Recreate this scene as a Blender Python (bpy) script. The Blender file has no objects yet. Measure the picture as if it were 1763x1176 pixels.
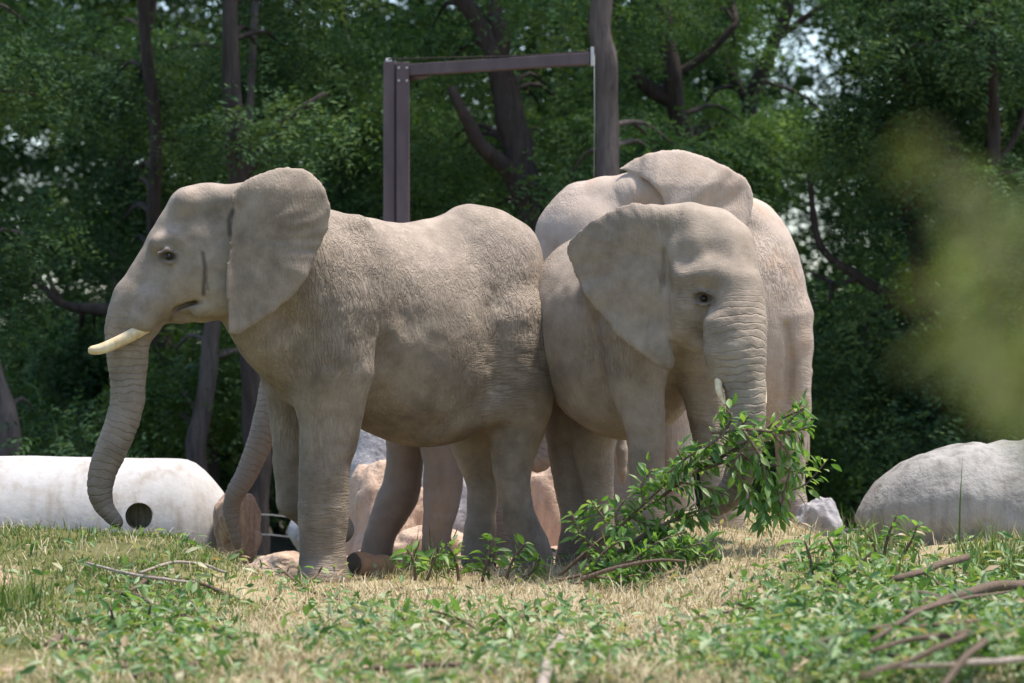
import bpy, math, random
import numpy as np
from mathutils import Vector, Matrix

random.seed(7)
rng = np.random.default_rng(11)
sc = bpy.context.scene
COL = sc.collection
R = math.radians

# ------------------------------------------------------------------ camera, sky, sun
CX, HY, F, H = 881.5, 700.0, 6000.0, 1.118      # principal column, horizon row, focal length in px, eye height
cam_d = bpy.data.cameras.new('camera'); cam = bpy.data.objects.new('camera', cam_d); COL.objects.link(cam)
cam.location = (0, 0, H); cam.rotation_euler = (R(90), 0, 0)
cam_d.lens = F * 36 / 1763; cam_d.sensor_width = 36; cam_d.shift_y = (HY - 588) / 1763
cam_d.clip_start = 0.1; cam_d.clip_end = 3000
cam_d.dof.use_dof = True; cam_d.dof.focus_distance = 21.6; cam_d.dof.aperture_fstop = 2.8
sc.camera = cam

SUN_EL, SUN_AZ = R(73), R(78)                   # azimuth clockwise from +Y (away from camera) towards +X
world = bpy.data.worlds.new('World'); sc.world = world; world.use_nodes = True
wn = world.node_tree; wn.nodes.clear()
sky = wn.nodes.new('ShaderNodeTexSky'); sky.sky_type = 'NISHITA'; sky.sun_disc = False
sky.sun_elevation = SUN_EL; sky.sun_rotation = SUN_AZ; sky.air_density = 1.0; sky.dust_density = 1.2; sky.ozone_density = 1.0
bg = wn.nodes.new('ShaderNodeBackground'); bg.inputs[1].default_value = 0.15
wo = wn.nodes.new('ShaderNodeOutputWorld')
wn.links.new(sky.outputs[0], bg.inputs[0]); wn.links.new(bg.outputs[0], wo.inputs[0])
sun_d = bpy.data.lights.new('sun', 'SUN'); sun = bpy.data.objects.new('sun', sun_d); COL.objects.link(sun)
sun_d.energy = 3.7; sun_d.angle = R(7.0); sun_d.color = (1.0, 0.93, 0.83)
sdir = Vector((math.sin(SUN_AZ) * math.cos(SUN_EL), math.cos(SUN_AZ) * math.cos(SUN_EL), math.sin(SUN_EL)))
sun.rotation_euler = sdir.to_track_quat('Z', 'Y').to_euler(); sun.location = (10, 10, 30)
sc.view_settings.view_transform = 'Standard'; sc.view_settings.look = 'None'
sc.view_settings.exposure = 0.95; sc.view_settings.gamma = 1.0; sc.view_settings.use_curve_mapping = False
sc.render.engine = 'CYCLES'
sc.cycles.max_bounces = 6; sc.cycles.diffuse_bounces = 3; sc.cycles.transmission_bounces = 3
sc.cycles.use_denoising = True

# ------------------------------------------------------------------ helpers
def P(px, py, Y): return Vector(((px - CX) / F * Y, Y, H - (py - HY) / F * Y))
def PX(px, Y): return (px - CX) / F * Y
def ss(a, b, x):
    t = np.clip((x - a) / (b - a), 0, 1); return t * t * (3 - 2 * t)

def _hash(ix, iy, iz, seed):
    h = (ix.astype(np.int64) * 374761393 + iy.astype(np.int64) * 668265263 + iz.astype(np.int64) * 2147483647 + seed * 974711) & 0x7fffffff
    h = ((h ^ (h >> 13)) * 1274126177) & 0x7fffffff
    h = ((h ^ (h >> 16)) * 668265263) & 0x7fffffff
    return (h & 0xffff) / 32767.5 - 1.0
def vnoise(p, seed=0):
    p = np.asarray(p, float); i = np.floor(p).astype(np.int64); f = p - i; f = f * f * (3 - 2 * f)
    r = 0
    for dx in (0, 1):
        for dy in (0, 1):
            for dz in (0, 1):
                w = (f[:, 0] if dx else 1 - f[:, 0]) * (f[:, 1] if dy else 1 - f[:, 1]) * (f[:, 2] if dz else 1 - f[:, 2])
                r = r + w * _hash(i[:, 0] + dx, i[:, 1] + dy, i[:, 2] + dz, seed)
    return r
def fbm(p, seed=0, o=3):
    return sum(vnoise(np.asarray(p) * 2 ** k, seed + k) / 2 ** k for k in range(o))

def ground(x, y):
    """Height of the mound the elephants stand on (metres)."""
    x = np.asarray(x, float); y = np.asarray(y, float)
    base = 0.10 * ss(19, 23, y) * ss(-0.6, 0.8, x)
    left = 0.34 * (1 - ss(-2.2, -1.2, x)) * ss(17.6, 20.7, y)
    right = (0.25 * ss(0.55, 1.25, x) - 0.17 * ss(1.75, 2.25, x)) * ss(18.5, 21.4, y)
    drop = 0.75 * (1 - ss(-2.1, -1.2, x)) * ss(21.2, 23.6, y) + 0.42 * ss(-2.1, -1.2, x) * ss(25.8, 29.0, y) * (1 - 0.0 * x) + 0.3 * ss(0.6, 1.6, x) * ss(25.6, 28.5, y)
    bump = 0.035 * np.sin(x * 2.3 + 0.7 * y) * np.sin(y * 1.7 - x) * (1 - ss(24, 27, y)) * ss(6, 12, y)
    far = 0.0 * y
    return base + left + right - drop + bump + far

def tag(o, label=None, cat=None, group=None, kind=None):
    if label: o['label'] = label
    if cat: o['category'] = cat
    if group: o['group'] = group
    if kind: o['kind'] = kind
    return o
def empty(name, loc, **k):
    o = bpy.data.objects.new(name, None); COL.objects.link(o); o.location = loc; o.empty_display_size = 0.1
    return tag(o, **k)
def link(name, me, mat=None, parent=None):
    o = bpy.data.objects.new(name, me); COL.objects.link(o)
    if mat is not None and len(me.materials) == 0: me.materials.append(mat)
    if parent is not None:
        o.parent = parent
        o.matrix_parent_inverse = Matrix.Translation(-parent.location) if parent.parent is None else Matrix.Identity(4)
    return o
def mesh_np(name, v, quads=None, tris=None, smooth=True):
    me = bpy.data.meshes.new(name)
    v = np.asarray(v, np.float32); nq = 0 if quads is None else len(quads); nt = 0 if tris is None else len(tris)
    me.vertices.add(len(v)); me.vertices.foreach_set('co', v.ravel())
    li = []; st = []; tot = []
    if nq: li.append(np.asarray(quads, np.int32).ravel()); st.append(np.arange(nq) * 4); tot.append(np.full(nq, 4))
    if nt: li.append(np.asarray(tris, np.int32).ravel()); st.append(nq * 4 + np.arange(nt) * 3); tot.append(np.full(nt, 3))
    li = np.concatenate(li).astype(np.int32)
    me.loops.add(len(li)); me.loops.foreach_set('vertex_index', li)
    me.polygons.add(nq + nt); me.polygons.foreach_set('loop_start', np.concatenate(st).astype(np.int32))
    try: me.polygons.foreach_set('loop_total', np.concatenate(tot).astype(np.int32))
    except Exception: pass
    me.polygons.foreach_set('use_smooth', np.full(nq + nt, smooth))
    me.update(calc_edges=True); me.validate()
    return me
def centre(me, loc):
    """Shift a mesh built in world coordinates so that its origin is loc."""
    n = len(me.vertices); a = np.empty(n * 3, np.float32); me.vertices.foreach_get('co', a)
    a = a.reshape(-1, 3) - np.asarray(loc, np.float32); me.vertices.foreach_set('co', a.ravel()); me.update()

def catmull(pts, n):
    """Smooth polyline through control rows of any width."""
    p = np.asarray(pts, float); p = np.vstack([2 * p[0] - p[1], p, 2 * p[-1] - p[-2]]); out = []
    for i in range(1, len(p) - 2):
        for t in np.arange(n) / n:
            a, b, c, d = p[i - 1], p[i], p[i + 1], p[i + 2]
            out.append(0.5 * ((2 * b) + (c - a) * t + (2 * a - 5 * b + 4 * c - d) * t * t + (3 * b - a - 3 * c + d) * t ** 3))
    out.append(p[-2]); return np.array(out)
def tube(path, rad, sides=8, rough=0.0, seed=0, cap=True):
    """Verts and faces of a tapered tube along path (n,3) with radii (n)."""
    path = np.asarray(path, float); n = len(path); rad = np.asarray(rad, float)
    t = np.gradient(path, axis=0); t /= np.linalg.norm(t, axis=1)[:, None] + 1e-9
    up = np.array([0, 0, 1.0]) if abs(t[:, 2]).mean() < 0.8 else np.array([1.0, 0, 0])
    a = np.cross(t, up); a /= np.linalg.norm(a, axis=1)[:, None] + 1e-9; b = np.cross(t, a)
    th = np.linspace(0, 2 * np.pi, sides, endpoint=False)
    rr = rad[:, None] * np.ones(sides)
    if rough:
        q = np.stack([np.cos(th)[None, :] * 1.3 + np.zeros((n, 1)), np.sin(th)[None, :] * 1.3 + np.zeros((n, 1)), np.arange(n)[:, None] * 0.5 + np.zeros((1, sides))], -1).reshape(-1, 3)
        rr = rr * (1 + rough * vnoise(q * 1.5 + seed * 7.3, seed).reshape(n, sides))
    v = path[:, None, :] + rr[..., None] * (np.cos(th)[None, :, None] * a[:, None, :] + np.sin(th)[None, :, None] * b[:, None, :])
    v = v.reshape(-1, 3); q = []
    for i in range(n - 1):
        for j in range(sides):
            k = (j + 1) % sides; q.append((i * sides + j, i * sides + k, (i + 1) * sides + k, (i + 1) * sides + j))
    tr = []
    if cap:
        v = np.vstack([v, path[0], path[-1]]); c0, c1 = len(v) - 2, len(v) - 1
        for j in range(sides):
            k = (j + 1) % sides; tr.append((c0, k, j)); tr.append((c1, (n - 1) * sides + j, (n - 1) * sides + k))
    return v, q, tr
class MB:
    def __init__(s): s.v = []; s.q = []; s.t = []; s.n = 0
    def add(s, v, q=(), t=()):
        s.v.append(np.asarray(v, float)); s.q += [tuple(i + s.n for i in f) for f in q]; s.t += [tuple(i + s.n for i in f) for f in t]; s.n += len(v); return s
    def tube(s, path, rad, **k): return s.add(*tube(path, rad, **k))
    def box(s, lo, hi, rot=None):
        lo, hi = np.asarray(lo, float), np.asarray(hi, float)
        v = np.array([(x, y, z) for z in (lo[2], hi[2]) for y in (lo[1], hi[1]) for x in (lo[0], hi[0])])
        return s.add(v, [(0, 2, 3, 1), (4, 5, 7, 6), (0, 1, 5, 4), (2, 6, 7, 3), (0, 4, 6, 2), (1, 3, 7, 5)])
    def build(s, name, mat, parent=None, origin=None, smooth=True):
        me = mesh_np(name, np.vstack(s.v), s.q or None, s.t or None, smooth)
        if origin is not None: centre(me, origin)
        o = link(name, me, mat, None)
        if parent is not None:
            o.parent = parent
        elif origin is not None: o.location = origin
        return o

# ------------------------------------------------------------------ materials
class NT:
    def __init__(s, name):
        s.m = bpy.data.materials.new(name); s.m.use_nodes = True; s.t = s.m.node_tree; s.t.nodes.clear()
        s.out = s.n('ShaderNodeOutputMaterial')
    def n(s, ty, **kw):
        o = s.t.nodes.new(ty)
        for k, v in kw.items(): setattr(o, k, v)
        return o
    def l(s, a, b): s.t.links.new(a, b)
    def coord(s, scale=(1, 1, 1), src='Object', rot=(0, 0, 0)):
        tc = s.n('ShaderNodeTexCoord'); mp = s.n('ShaderNodeMapping'); mp.inputs['Scale'].default_value = scale; mp.inputs['Rotation'].default_value = rot
        s.l(tc.outputs[src], mp.inputs[0]); return mp.outputs[0]
    def noise(s, vec, scale, detail=4, rough=0.55, dist=0.0):
        o = s.n('ShaderNodeTexNoise'); o.inputs['Scale'].default_value = scale; o.inputs['Detail'].default_value = detail
        o.inputs['Roughness'].default_value = rough; o.inputs['Distortion'].default_value = dist; s.l(vec, o.inputs['Vector']); return o.outputs['Fac']
    def ramp(s, fac, stops, interp='LINEAR'):
        o = s.n('ShaderNodeValToRGB'); o.color_ramp.interpolation = interp; e = o.color_ramp.elements
        while len(e) < len(stops): e.new(0.5)
        for i, (p, c) in enumerate(stops):
            e[i].position = p; e[i].color = (c, c, c, 1) if isinstance(c, (int, float)) else (*c, 1)
        s.l(fac, o.inputs[0]); return o.outputs[0]
    def math(s, op, a, b=None, c=None):
        o = s.n('ShaderNodeMath', operation=op)
        for i, x in enumerate((a, b, c)):
            if x is None: continue
            if isinstance(x, (int, float)): o.inputs[i].default_value = x
            else: s.l(x, o.inputs[i])
        return o.outputs[0]
    def mix(s, fac, a, b, mode='MIX'):
        o = s.n('ShaderNodeMix', data_type='RGBA', blend_type=mode)
        for i, x in ((0, fac), (6, a), (7, b)):
            if isinstance(x, (int, float)): o.inputs[i].default_value = x
            elif isinstance(x, tuple): o.inputs[i].default_value = (*x, 1)
            else: s.l(x, o.inputs[i])
        return o.outputs[2]
    def attr(s, name):
        o = s.n('ShaderNodeAttribute'); o.attribute_name = name; return o
    def bump(s, h, dist, strength=1.0, prev=None):
        o = s.n('ShaderNodeBump'); o.inputs['Distance'].default_value = dist; o.inputs['Strength'].default_value = strength; s.l(h, o.inputs['Height'])
        if prev is not None: s.l(prev, o.inputs['Normal'])
        return o.outputs[0]
    def pbr(s, col, rough=0.8, spec=0.3, normal=None, **kw):
        o = s.n('ShaderNodeBsdfPrincipled')
        if isinstance(col, tuple): o.inputs['Base Color'].default_value = (*col, 1)
        else: s.l(col, o.inputs['Base Color'])
        if isinstance(rough, (int, float)): o.inputs['Roughness'].default_value = rough
        else: s.l(rough, o.inputs['Roughness'])
        o.inputs['Specular IOR Level'].default_value = spec
        if normal is not None: s.l(normal, o.inputs['Normal'])
        for k, v in kw.items(): o.inputs[k].default_value = v
        return o
    def done(s, sh): s.l(sh.outputs[0] if hasattr(sh, 'outputs') else sh, s.out.inputs[0]); return s.m

def leaf_mat(name, stops, transl=0.35, rough=0.45, spec=0.4, per='island', tcol=None, big=None):
    m = NT(name)
    if per == 'island':
        g = m.n('ShaderNodeNewGeometry'); r = g.outputs['Random Per Island']
    else:
        g = m.n('ShaderNodeObjectInfo'); r = g.outputs['Random']
    if big:      # slow drift of hue through the crown
        tc = m.coord((1, 1, 1)); nz = m.noise(tc, big, 2)
        r = m.math('ADD', m.math('MULTIPLY', r, 0.45), m.math('MULTIPLY_ADD', nz, 2.2, -0.85))
    col = m.ramp(r, stops)
    p = m.pbr(col, rough, spec)
    t = m.n('ShaderNodeBsdfTranslucent')
    tc2 = m.mix(1.0, col, tcol or (1.25, 1.35, 0.55), 'MULTIPLY'); m.l(tc2, t.inputs[0])
    mx = m.n('ShaderNodeMixShader'); mx.inputs[0].default_value = transl; m.l(p.outputs[0], mx.inputs[1]); m.l(t.outputs[0], mx.inputs[2])
    return m.done(mx)

def skin_mat(name, tones, rust=0.0, dusty=0.5):
    m = NT(name); co = m.coord()
    warp = m.n('ShaderNodeTexNoise'); warp.inputs['Scale'].default_value = 6; warp.inputs['Detail'].default_value = 2; m.l(co, warp.inputs['Vector'])
    add = m.n('ShaderNodeVectorMath', operation='MULTIPLY_ADD'); m.l(warp.outputs['Color'], add.inputs[0]); add.inputs[1].default_value = (.07, .07, .07); m.l(co, add.inputs[2])
    wc = add.outputs[0]
    def vor(scale, st):
        mp = m.n('ShaderNodeMapping'); mp.inputs['Scale'].default_value = st; m.l(wc, mp.inputs[0])
        v = m.n('ShaderNodeTexVoronoi'); v.feature = 'DISTANCE_TO_EDGE'; v.inputs['Scale'].default_value = scale; m.l(mp.outputs[0], v.inputs['Vector'])
        return m.ramp(v.outputs['Distance'], [(0.0, 0.0), (0.22, 1.0)])
    def streak(st, scale, det=3):
        mp = m.n('ShaderNodeMapping'); mp.inputs['Scale'].default_value = st; mp.inputs['Rotation'].default_value = (0, R(18), 0); m.l(wc, mp.inputs[0])
        f = m.noise(mp.outputs[0], scale, det, 0.6)
        return m.ramp(m.math('ABSOLUTE', m.math('MULTIPLY_ADD', f, 2, -1)), [(0.0, 0.0), (0.22, 1.0)])
    net = vor(46, (1, 1, 0.75)); fine = m.noise(co, 110, 3)
    vert = streak((1, 1, 0.16), 40, 2); hor = streak((0.14, 0.14, 1.2), 40, 2)
    wa = m.attr('dirn').outputs['Fac']                                     # 0: upright folds, 1: level folds
    lines = m.mix(wa, vert, hor)
    amt = m.attr('wrinkle').outputs['Fac']
    h = m.math('ADD', m.math('MULTIPLY', lines, m.math('MULTIPLY_ADD', amt, 1.0, 0.08)), m.math('MULTIPLY', net, 0.10))
    h = m.math('ADD', h, m.math('MULTIPLY', fine, 0.07))
    ring = m.attr('ring').outputs['Fac']; rw = m.attr('ringw').outputs['Fac']
    rn = m.noise(co, 7, 2); rn2 = m.math('MULTIPLY_ADD', rn, 0.085, ring)
    sn = m.math('ABSOLUTE', m.math('SINE', m.math('MULTIPLY', rn2, math.pi / 0.046)))
    rg = m.ramp(sn, [(0.0, 0.0), (0.42, 1.0)])
    h = m.math('ADD', h, m.math('MULTIPLY', m.math('MULTIPLY', rg, rw), m.math('MULTIPLY_ADD', m.noise(co, 13, 2), 1.5, 0.1)))
    nb = m.bump(h, 0.0065, 0.85)
    big = m.noise(co, 2.1, 6, 0.65); mid = m.noise(co, 10, 5, 0.65)
    c = m.ramp(m.math('ADD', m.math('MULTIPLY', big, 0.65), m.math('MULTIPLY', mid, 0.35)), [(0.36, tones[0]), (0.5, tones[1]), (0.64, tones[2])])
    # pale dust in the skin, more of it on the back where it has been thrown
    dz = m.attr('dust').outputs['Fac']
    c = m.mix(m.math('MULTIPLY', dz, m.math('MULTIPLY_ADD', mid, 0.9, 0.1)), c, (0.50, 0.405, 0.335))
    # grey mud and worn soil on the feet and on the trunk
    mu = m.attr('mud').outputs['Fac']
    c = m.mix(m.math('MULTIPLY', mu, m.math('MULTIPLY_ADD', big, 0.8, 0.2)), c, (0.115, 0.085, 0.065))
    if rust:
        rr = m.ramp(m.noise(co, 3.2, 4, 0.6), [(0.52, 0.0), (0.66, 1.0)]); c = m.mix(m.math('MULTIPLY', rr, rust), c, (0.48, 0.28, 0.16))
    stn = m.attr('stain').outputs['Fac']; c = m.mix(stn, c, (0.04, 0.03, 0.024))  # temple streaks, and shade painted into hollows and creases of the head
    # darker brown along the wrinkle lines, stronger where skin is more wrinkled
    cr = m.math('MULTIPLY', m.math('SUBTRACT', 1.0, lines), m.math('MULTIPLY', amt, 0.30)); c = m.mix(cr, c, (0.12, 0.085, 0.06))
    return m.done(m.pbr(c, 0.78, 0.25, nb))

M = {}
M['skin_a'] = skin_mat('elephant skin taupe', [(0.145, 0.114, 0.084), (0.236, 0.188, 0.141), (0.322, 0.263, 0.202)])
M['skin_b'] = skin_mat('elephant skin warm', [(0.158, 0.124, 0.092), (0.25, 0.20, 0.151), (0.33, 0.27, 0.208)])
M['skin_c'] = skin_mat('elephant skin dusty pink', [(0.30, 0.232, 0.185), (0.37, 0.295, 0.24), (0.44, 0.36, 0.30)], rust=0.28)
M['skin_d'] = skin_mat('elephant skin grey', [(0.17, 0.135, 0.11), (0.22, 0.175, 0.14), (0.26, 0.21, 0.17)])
def ivory():
    m = NT('ivory'); c = m.ramp(m.noise(m.coord((1, 1, 1)), 14, 4), [(0.32, (0.50, 0.36, 0.19)), (0.5, (0.66, 0.52, 0.31)), (0.68, (0.78, 0.67, 0.46))]); return m.done(m.pbr(c, 0.4, 0.4))
M['ivory'] = ivory()
M['eye'] = NT('wet dark eye'); M['eye'] = M['eye'].done(M['eye'].pbr((0.010, 0.007, 0.005), 0.3, 0.35))

def bark_mat(name, a, b, scale=1.0):
    m = NT(name); co = m.coord((7 * scale, 7 * scale, 1.2 * scale)); n = m.noise(co, 2.2, 6, 0.65); n2 = m.noise(m.coord((1, 1, 1)), 1.4, 3)
    c = m.ramp(m.math('ADD', m.math('MULTIPLY', n, 0.7), m.math('MULTIPLY', n2, 0.3)), [(0.33, a), (0.66, b)])
    return m.done(m.pbr(c, 0.9, 0.15, m.bump(n, 0.03, 0.9)))
M['bark_dark'] = bark_mat('dark bark', (0.022, 0.018, 0.016), (0.075, 0.06, 0.055))
M['bark_grey'] = bark_mat('grey bark', (0.05, 0.042, 0.04), (0.15, 0.125, 0.115))
M['twig'] = bark_mat('twig bark', (0.10, 0.068, 0.045), (0.26, 0.19, 0.14), 6)
M['stick_pale'] = bark_mat('bleached stick', (0.30, 0.24, 0.19), (0.56, 0.47, 0.40), 5)

M['fol_dark'] = leaf_mat('dark crown leaves', [(0.0, (0.012, 0.030, 0.015)), (0.5, (0.040, 0.083, 0.035)), (1.0, (0.12, 0.18, 0.06))], 0.25, 0.7, 0.12, big=0.8)
M['fol_mid'] = leaf_mat('mid green crown leaves', [(0.0, (0.022, 0.056, 0.026)), (0.5, (0.072, 0.142, 0.056)), (1.0, (0.17, 0.25, 0.08))], 0.3, 0.7, 0.12, big=0.7)
M['fol_light'] = leaf_mat('light crown leaves', [(0.0, (0.04, 0.085, 0.025)), (0.5, (0.075, 0.135, 0.035)), (1.0, (0.13, 0.19, 0.05))], 0.4, 0.5, 0.3, big=0.8)
M['browse'] = leaf_mat('browse leaves', [(0.0, (0.06, 0.14, 0.035)), (0.5, (0.125, 0.235, 0.06)), (0.85, (0.20, 0.31, 0.09)), (1.0, (0.30, 0.38, 0.18))], 0.45, 0.45, 0.4, per='object')
M['litter'] = leaf_mat('trodden leaves', [(0.0, (0.04, 0.105, 0.03)), (0.4, (0.105, 0.20, 0.06)), (0.68, (0.21, 0.30, 0.13)), (0.86, (0.36, 0.40, 0.25)), (1.0, (0.36, 0.25, 0.15))], 0.3, 0.5, 0.4)
M['grass'] = leaf_mat('grass blades', [(0.0, (0.05, 0.095, 0.025)), (0.5, (0.10, 0.16, 0.04)), (0.8, (0.17, 0.21, 0.06)), (1.0, (0.34, 0.30, 0.14))], 0.3, 0.5, 0.3)
M['straw'] = leaf_mat('dry straw', [(0.0, (0.24, 0.19, 0.11)), (0.5, (0.43, 0.36, 0.22)), (1.0, (0.60, 0.53, 0.36))], 0.15, 0.6, 0.2, tcol=(1.0, 0.9, 0.6))
M['near_leaf'] = leaf_mat('near shrub leaves', [(0.0, (0.10, 0.135, 0.045)), (0.6, (0.17, 0.20, 0.07)), (1.0, (0.25, 0.235, 0.11))], 0.35, 0.5, 0.3)

def ground_mat():
    m = NT('mound earth and turf'); co = m.coord()
    n1 = m.noise(co, 1.1, 5, 0.6); n2 = m.noise(co, 9, 5, 0.65); n3 = m.noise(co, 60, 3, 0.7)
    turf = m.ramp(m.math('ADD', m.math('MULTIPLY', n2, 0.6), m.math('MULTIPLY', n3, 0.4)), [(0.3, (0.055, 0.065, 0.022)), (0.5, (0.13, 0.13, 0.05)), (0.7, (0.24, 0.20, 0.10))])
    straw = m.ramp(m.math('ADD', m.math('MULTIPLY', n2, 0.5), m.math('MULTIPLY', n3, 0.5)), [(0.3, (0.22, 0.17, 0.10)), (0.6, (0.38, 0.315, 0.19)), (0.8, (0.50, 0.43, 0.29))])
    sand = m.ramp(m.math('ADD', m.math('MULTIPLY', n2, 0.6), m.math('MULTIPLY', n3, 0.4)), [(0.3, (0.36, 0.23, 0.155)), (0.7, (0.52, 0.37, 0.27))])
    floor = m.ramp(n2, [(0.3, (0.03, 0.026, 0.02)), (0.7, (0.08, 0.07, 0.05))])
    sp = m.n('ShaderNodeSeparateXYZ'); m.l(co, sp.inputs[0]); X, Y = sp.outputs[0], sp.outputs[1]
    a_st = m.attr('straw').outputs['Fac']; a_sa = m.attr('sand').outputs['Fac']; a_fl = m.attr('litter').outputs['Fac']
    f = m.ramp(m.math('ADD', a_st, m.math('MULTIPLY_ADD', n1, 0.9, -0.45)), [(0.3, 0.0), (0.6, 1.0)])
    c = m.mix(f, turf, straw)
    f2 = m.ramp(m.math('ADD', a_sa, m.math('MULTIPLY_ADD', n2, 0.7, -0.35)), [(0.4, 0.0), (0.6, 1.0)])
    c = m.mix(f2, c, sand)
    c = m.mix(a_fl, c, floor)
    h = m.math('ADD', m.math('MULTIPLY', n2, 0.6), m.math('MULTIPLY', n3, 0.4))
    return m.done(m.pbr(c, 0.95, 0.1, m.bump(h, 0.05, 0.8)))
M['ground'] = ground_mat()

def stone_mat(name, a, b, stain, sc_=1.0, bump=0.02, specks=True):
    m = NT(name); co = m.coord((sc_, sc_, sc_)); n = m.noise(co, 2.0, 6, 0.65); n2 = m.noise(co, 16, 5, 0.7); n3 = m.noise(m.coord((5 * sc_, 5 * sc_, 0.7 * sc_)), 2, 4, 0.6)
    c = m.ramp(m.math('ADD', m.math('MULTIPLY', n, 0.6), m.math('MULTIPLY', n2, 0.4)), [(0.3, a), (0.7, b)])
    s_ = m.ramp(n3, [(0.46, 0.0), (0.68, 0.85)]); c = m.mix(s_, c, stain)
    return m.done(m.pbr(c, 0.85, 0.2, m.bump(m.math('ADD', n, m.math('MULTIPLY', n2, 0.5)), bump, 0.7)))
M['white_log'] = stone_mat('weathered white concrete', (0.40, 0.38, 0.365), (0.50, 0.48, 0.47), (0.33, 0.29, 0.25), 1.0, 0.008)
M['grey_log'] = stone_mat('weathered grey concrete', (0.25, 0.235, 0.215), (0.37, 0.35, 0.325), (0.16, 0.145, 0.13), 1.0, 0.03)
M['grey_rock'] = stone_mat('grey boulder', (0.30, 0.29, 0.30), (0.44, 0.42, 0.43), (0.24, 0.22, 0.22), 1.2, 0.05)
M['tan_rock'] = stone_mat('tan sandstone', (0.42, 0.29, 0.21), (0.58, 0.44, 0.34), (0.34, 0.24, 0.18), 1.2, 0.05)
M['brown_rock'] = stone_mat('brown sandstone', (0.30, 0.19, 0.13), (0.52, 0.38, 0.28), (0.2, 0.13, 0.09), 2.0, 0.06)
M['hole'] = stone_mat('mossy hole lining', (0.16, 0.14, 0.09), (0.32, 0.29, 0.22), (0.12, 0.12, 0.07), 3, 0.02)
def paint():
    m = NT('brown painted steel'); n = m.noise(m.coord((1, 1, 0.3)), 6, 5); c = m.ramp(n, [(0.35, (0.075, 0.048, 0.052)), (0.7, (0.125, 0.085, 0.092))]); return m.done(m.pbr(c, 0.5, 0.4))
M['steel'] = paint()
def plain(name, c, rough=0.5, **k):
    m = NT(name); n = m.noise(m.coord(), 12, 3); cc = m.ramp(n, [(0.3, tuple(x * 0.8 for x in c)), (0.7, c)]); return m.done(m.pbr(cc, rough, 0.4, **k))
M['galv'] = plain('galvanised metal', (0.5, 0.5, 0.5), 0.4)
M['white'] = plain('white cap', (0.8, 0.8, 0.8), 0.5)
M['nail'] = plain('worn toenail', (0.30, 0.25, 0.20), 0.6)
M['cut_wood'] = plain('cut wood end', (0.10, 0.07, 0.045), 0.9)
M['log_bark'] = plain('orange brown log bark', (0.36, 0.20, 0.11), 0.9)
M['wirem'] = plain('dull wire', (0.25, 0.25, 0.25), 0.5)

# ------------------------------------------------------------------ ground
def build_ground():
    xs = np.concatenate([[-900, -400, -150, -60, -30, -18, -12, -8, -6.5], np.arange(-5.5, 5.51, 0.06), [6.5, 8, 12, 18, 30, 60, 150, 400, 900]])
    ys = np.concatenate([[-300, -100, -40, -15, -5, 0, 2, 4, 6, 8, 9.5], np.arange(10.5, 30, 0.06), [30.5, 31.5, 33, 35, 38, 42, 47, 55, 65, 80, 110, 160, 300, 600, 1500]])
    X, Y = np.meshgrid(xs, ys); x, y = X.ravel(), Y.ravel()
    z = ground(x, y)
    near = (np.abs(x) < 7) & (y > 9) & (y < 32)
    q = np.stack([x, y, np.zeros_like(x)], 1)
    z = z + np.where(near, 0.018 * fbm(q * 2.2, 3) + 0.010 * fbm(q * 9, 5), 0)
    nx, ny = len(xs), len(ys)
    i = (np.arange(ny - 1)[:, None] * nx + np.arange(nx - 1)[None, :]).ravel()
    me = mesh_np('ground', np.stack([x, y, z], 1), np.stack([i, i + 1, i + nx + 1, i + nx], 1))
    straw = ss(-2.0, -1.1, x) * (1 - 0.55 * ss(0.9, 1.8, x)) * (1 - 0.55 * (1 - ss(15, 17.5, y))) + 0.15
    sand = ss(-1.75, -1.35, x) * (1 - ss(0.3, 0.9, x)) * ss(22.0, 22.8, y) + 0.9 * np.exp(-((x + 3.0) / 0.28) ** 2 - ((y - 19.3) / 0.5) ** 2) + 0.5 * ss(13.5, 15, y) * (1 - ss(15.0, 16.0, y)) * (1 - ss(-2.2, -1.6, x))
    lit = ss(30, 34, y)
    for nme, a in (('straw', straw), ('sand', sand), ('litter', lit)):
        at = me.attributes.new(nme, 'FLOAT', 'POINT'); at.data.foreach_set('value', np.clip(a, 0, 1).astype(np.float32))
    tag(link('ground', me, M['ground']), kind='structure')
build_ground()
def gz(x, y): return float(ground(np.array([x]), np.array([y]))[0])
def gp(px, Y, dz=0.0):
    x = PX(px, Y); return Vector((x, Y, gz(x, Y) + dz))

# ------------------------------------------------------------------ concrete logs and rocks
def lathe_x(prof, seg=48, noise=0.0, seed=0):
    """Solid of revolution about the X axis, profile rows (x, r)."""
    prof = np.array(prof, float); n = len(prof); th = np.linspace(0, 2 * np.pi, seg, endpoint=False)
    v = np.stack([np.repeat(prof[:, 0], seg), (prof[:, 1][:, None] * np.cos(th)).ravel(), (prof[:, 1][:, None] * np.sin(th)).ravel()], 1)
    if noise:
        d = fbm(v * 2.5 + seed * 5, seed, 4)[:, None] * noise; rad = v.copy(); rad[:, 0] = 0
        v = v + rad / (np.linalg.norm(rad, axis=1)[:, None] + 1e-6) * d
    q = [(i * seg + j, i * seg + (j + 1) % seg, (i + 1) * seg + (j + 1) % seg, (i + 1) * seg + j) for i in range(n - 1) for j in range(seg)]
    t = []
    v = np.vstack([v, [prof[0, 0], 0, 0], [prof[-1, 0], 0, 0]])
    for j in range(seg):
        k = (j + 1) % seg; t += [(len(v) - 2, k, j), (len(v) - 1, (n - 1) * seg + j, (n - 1) * seg + k)]
    return v, q, t

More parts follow.
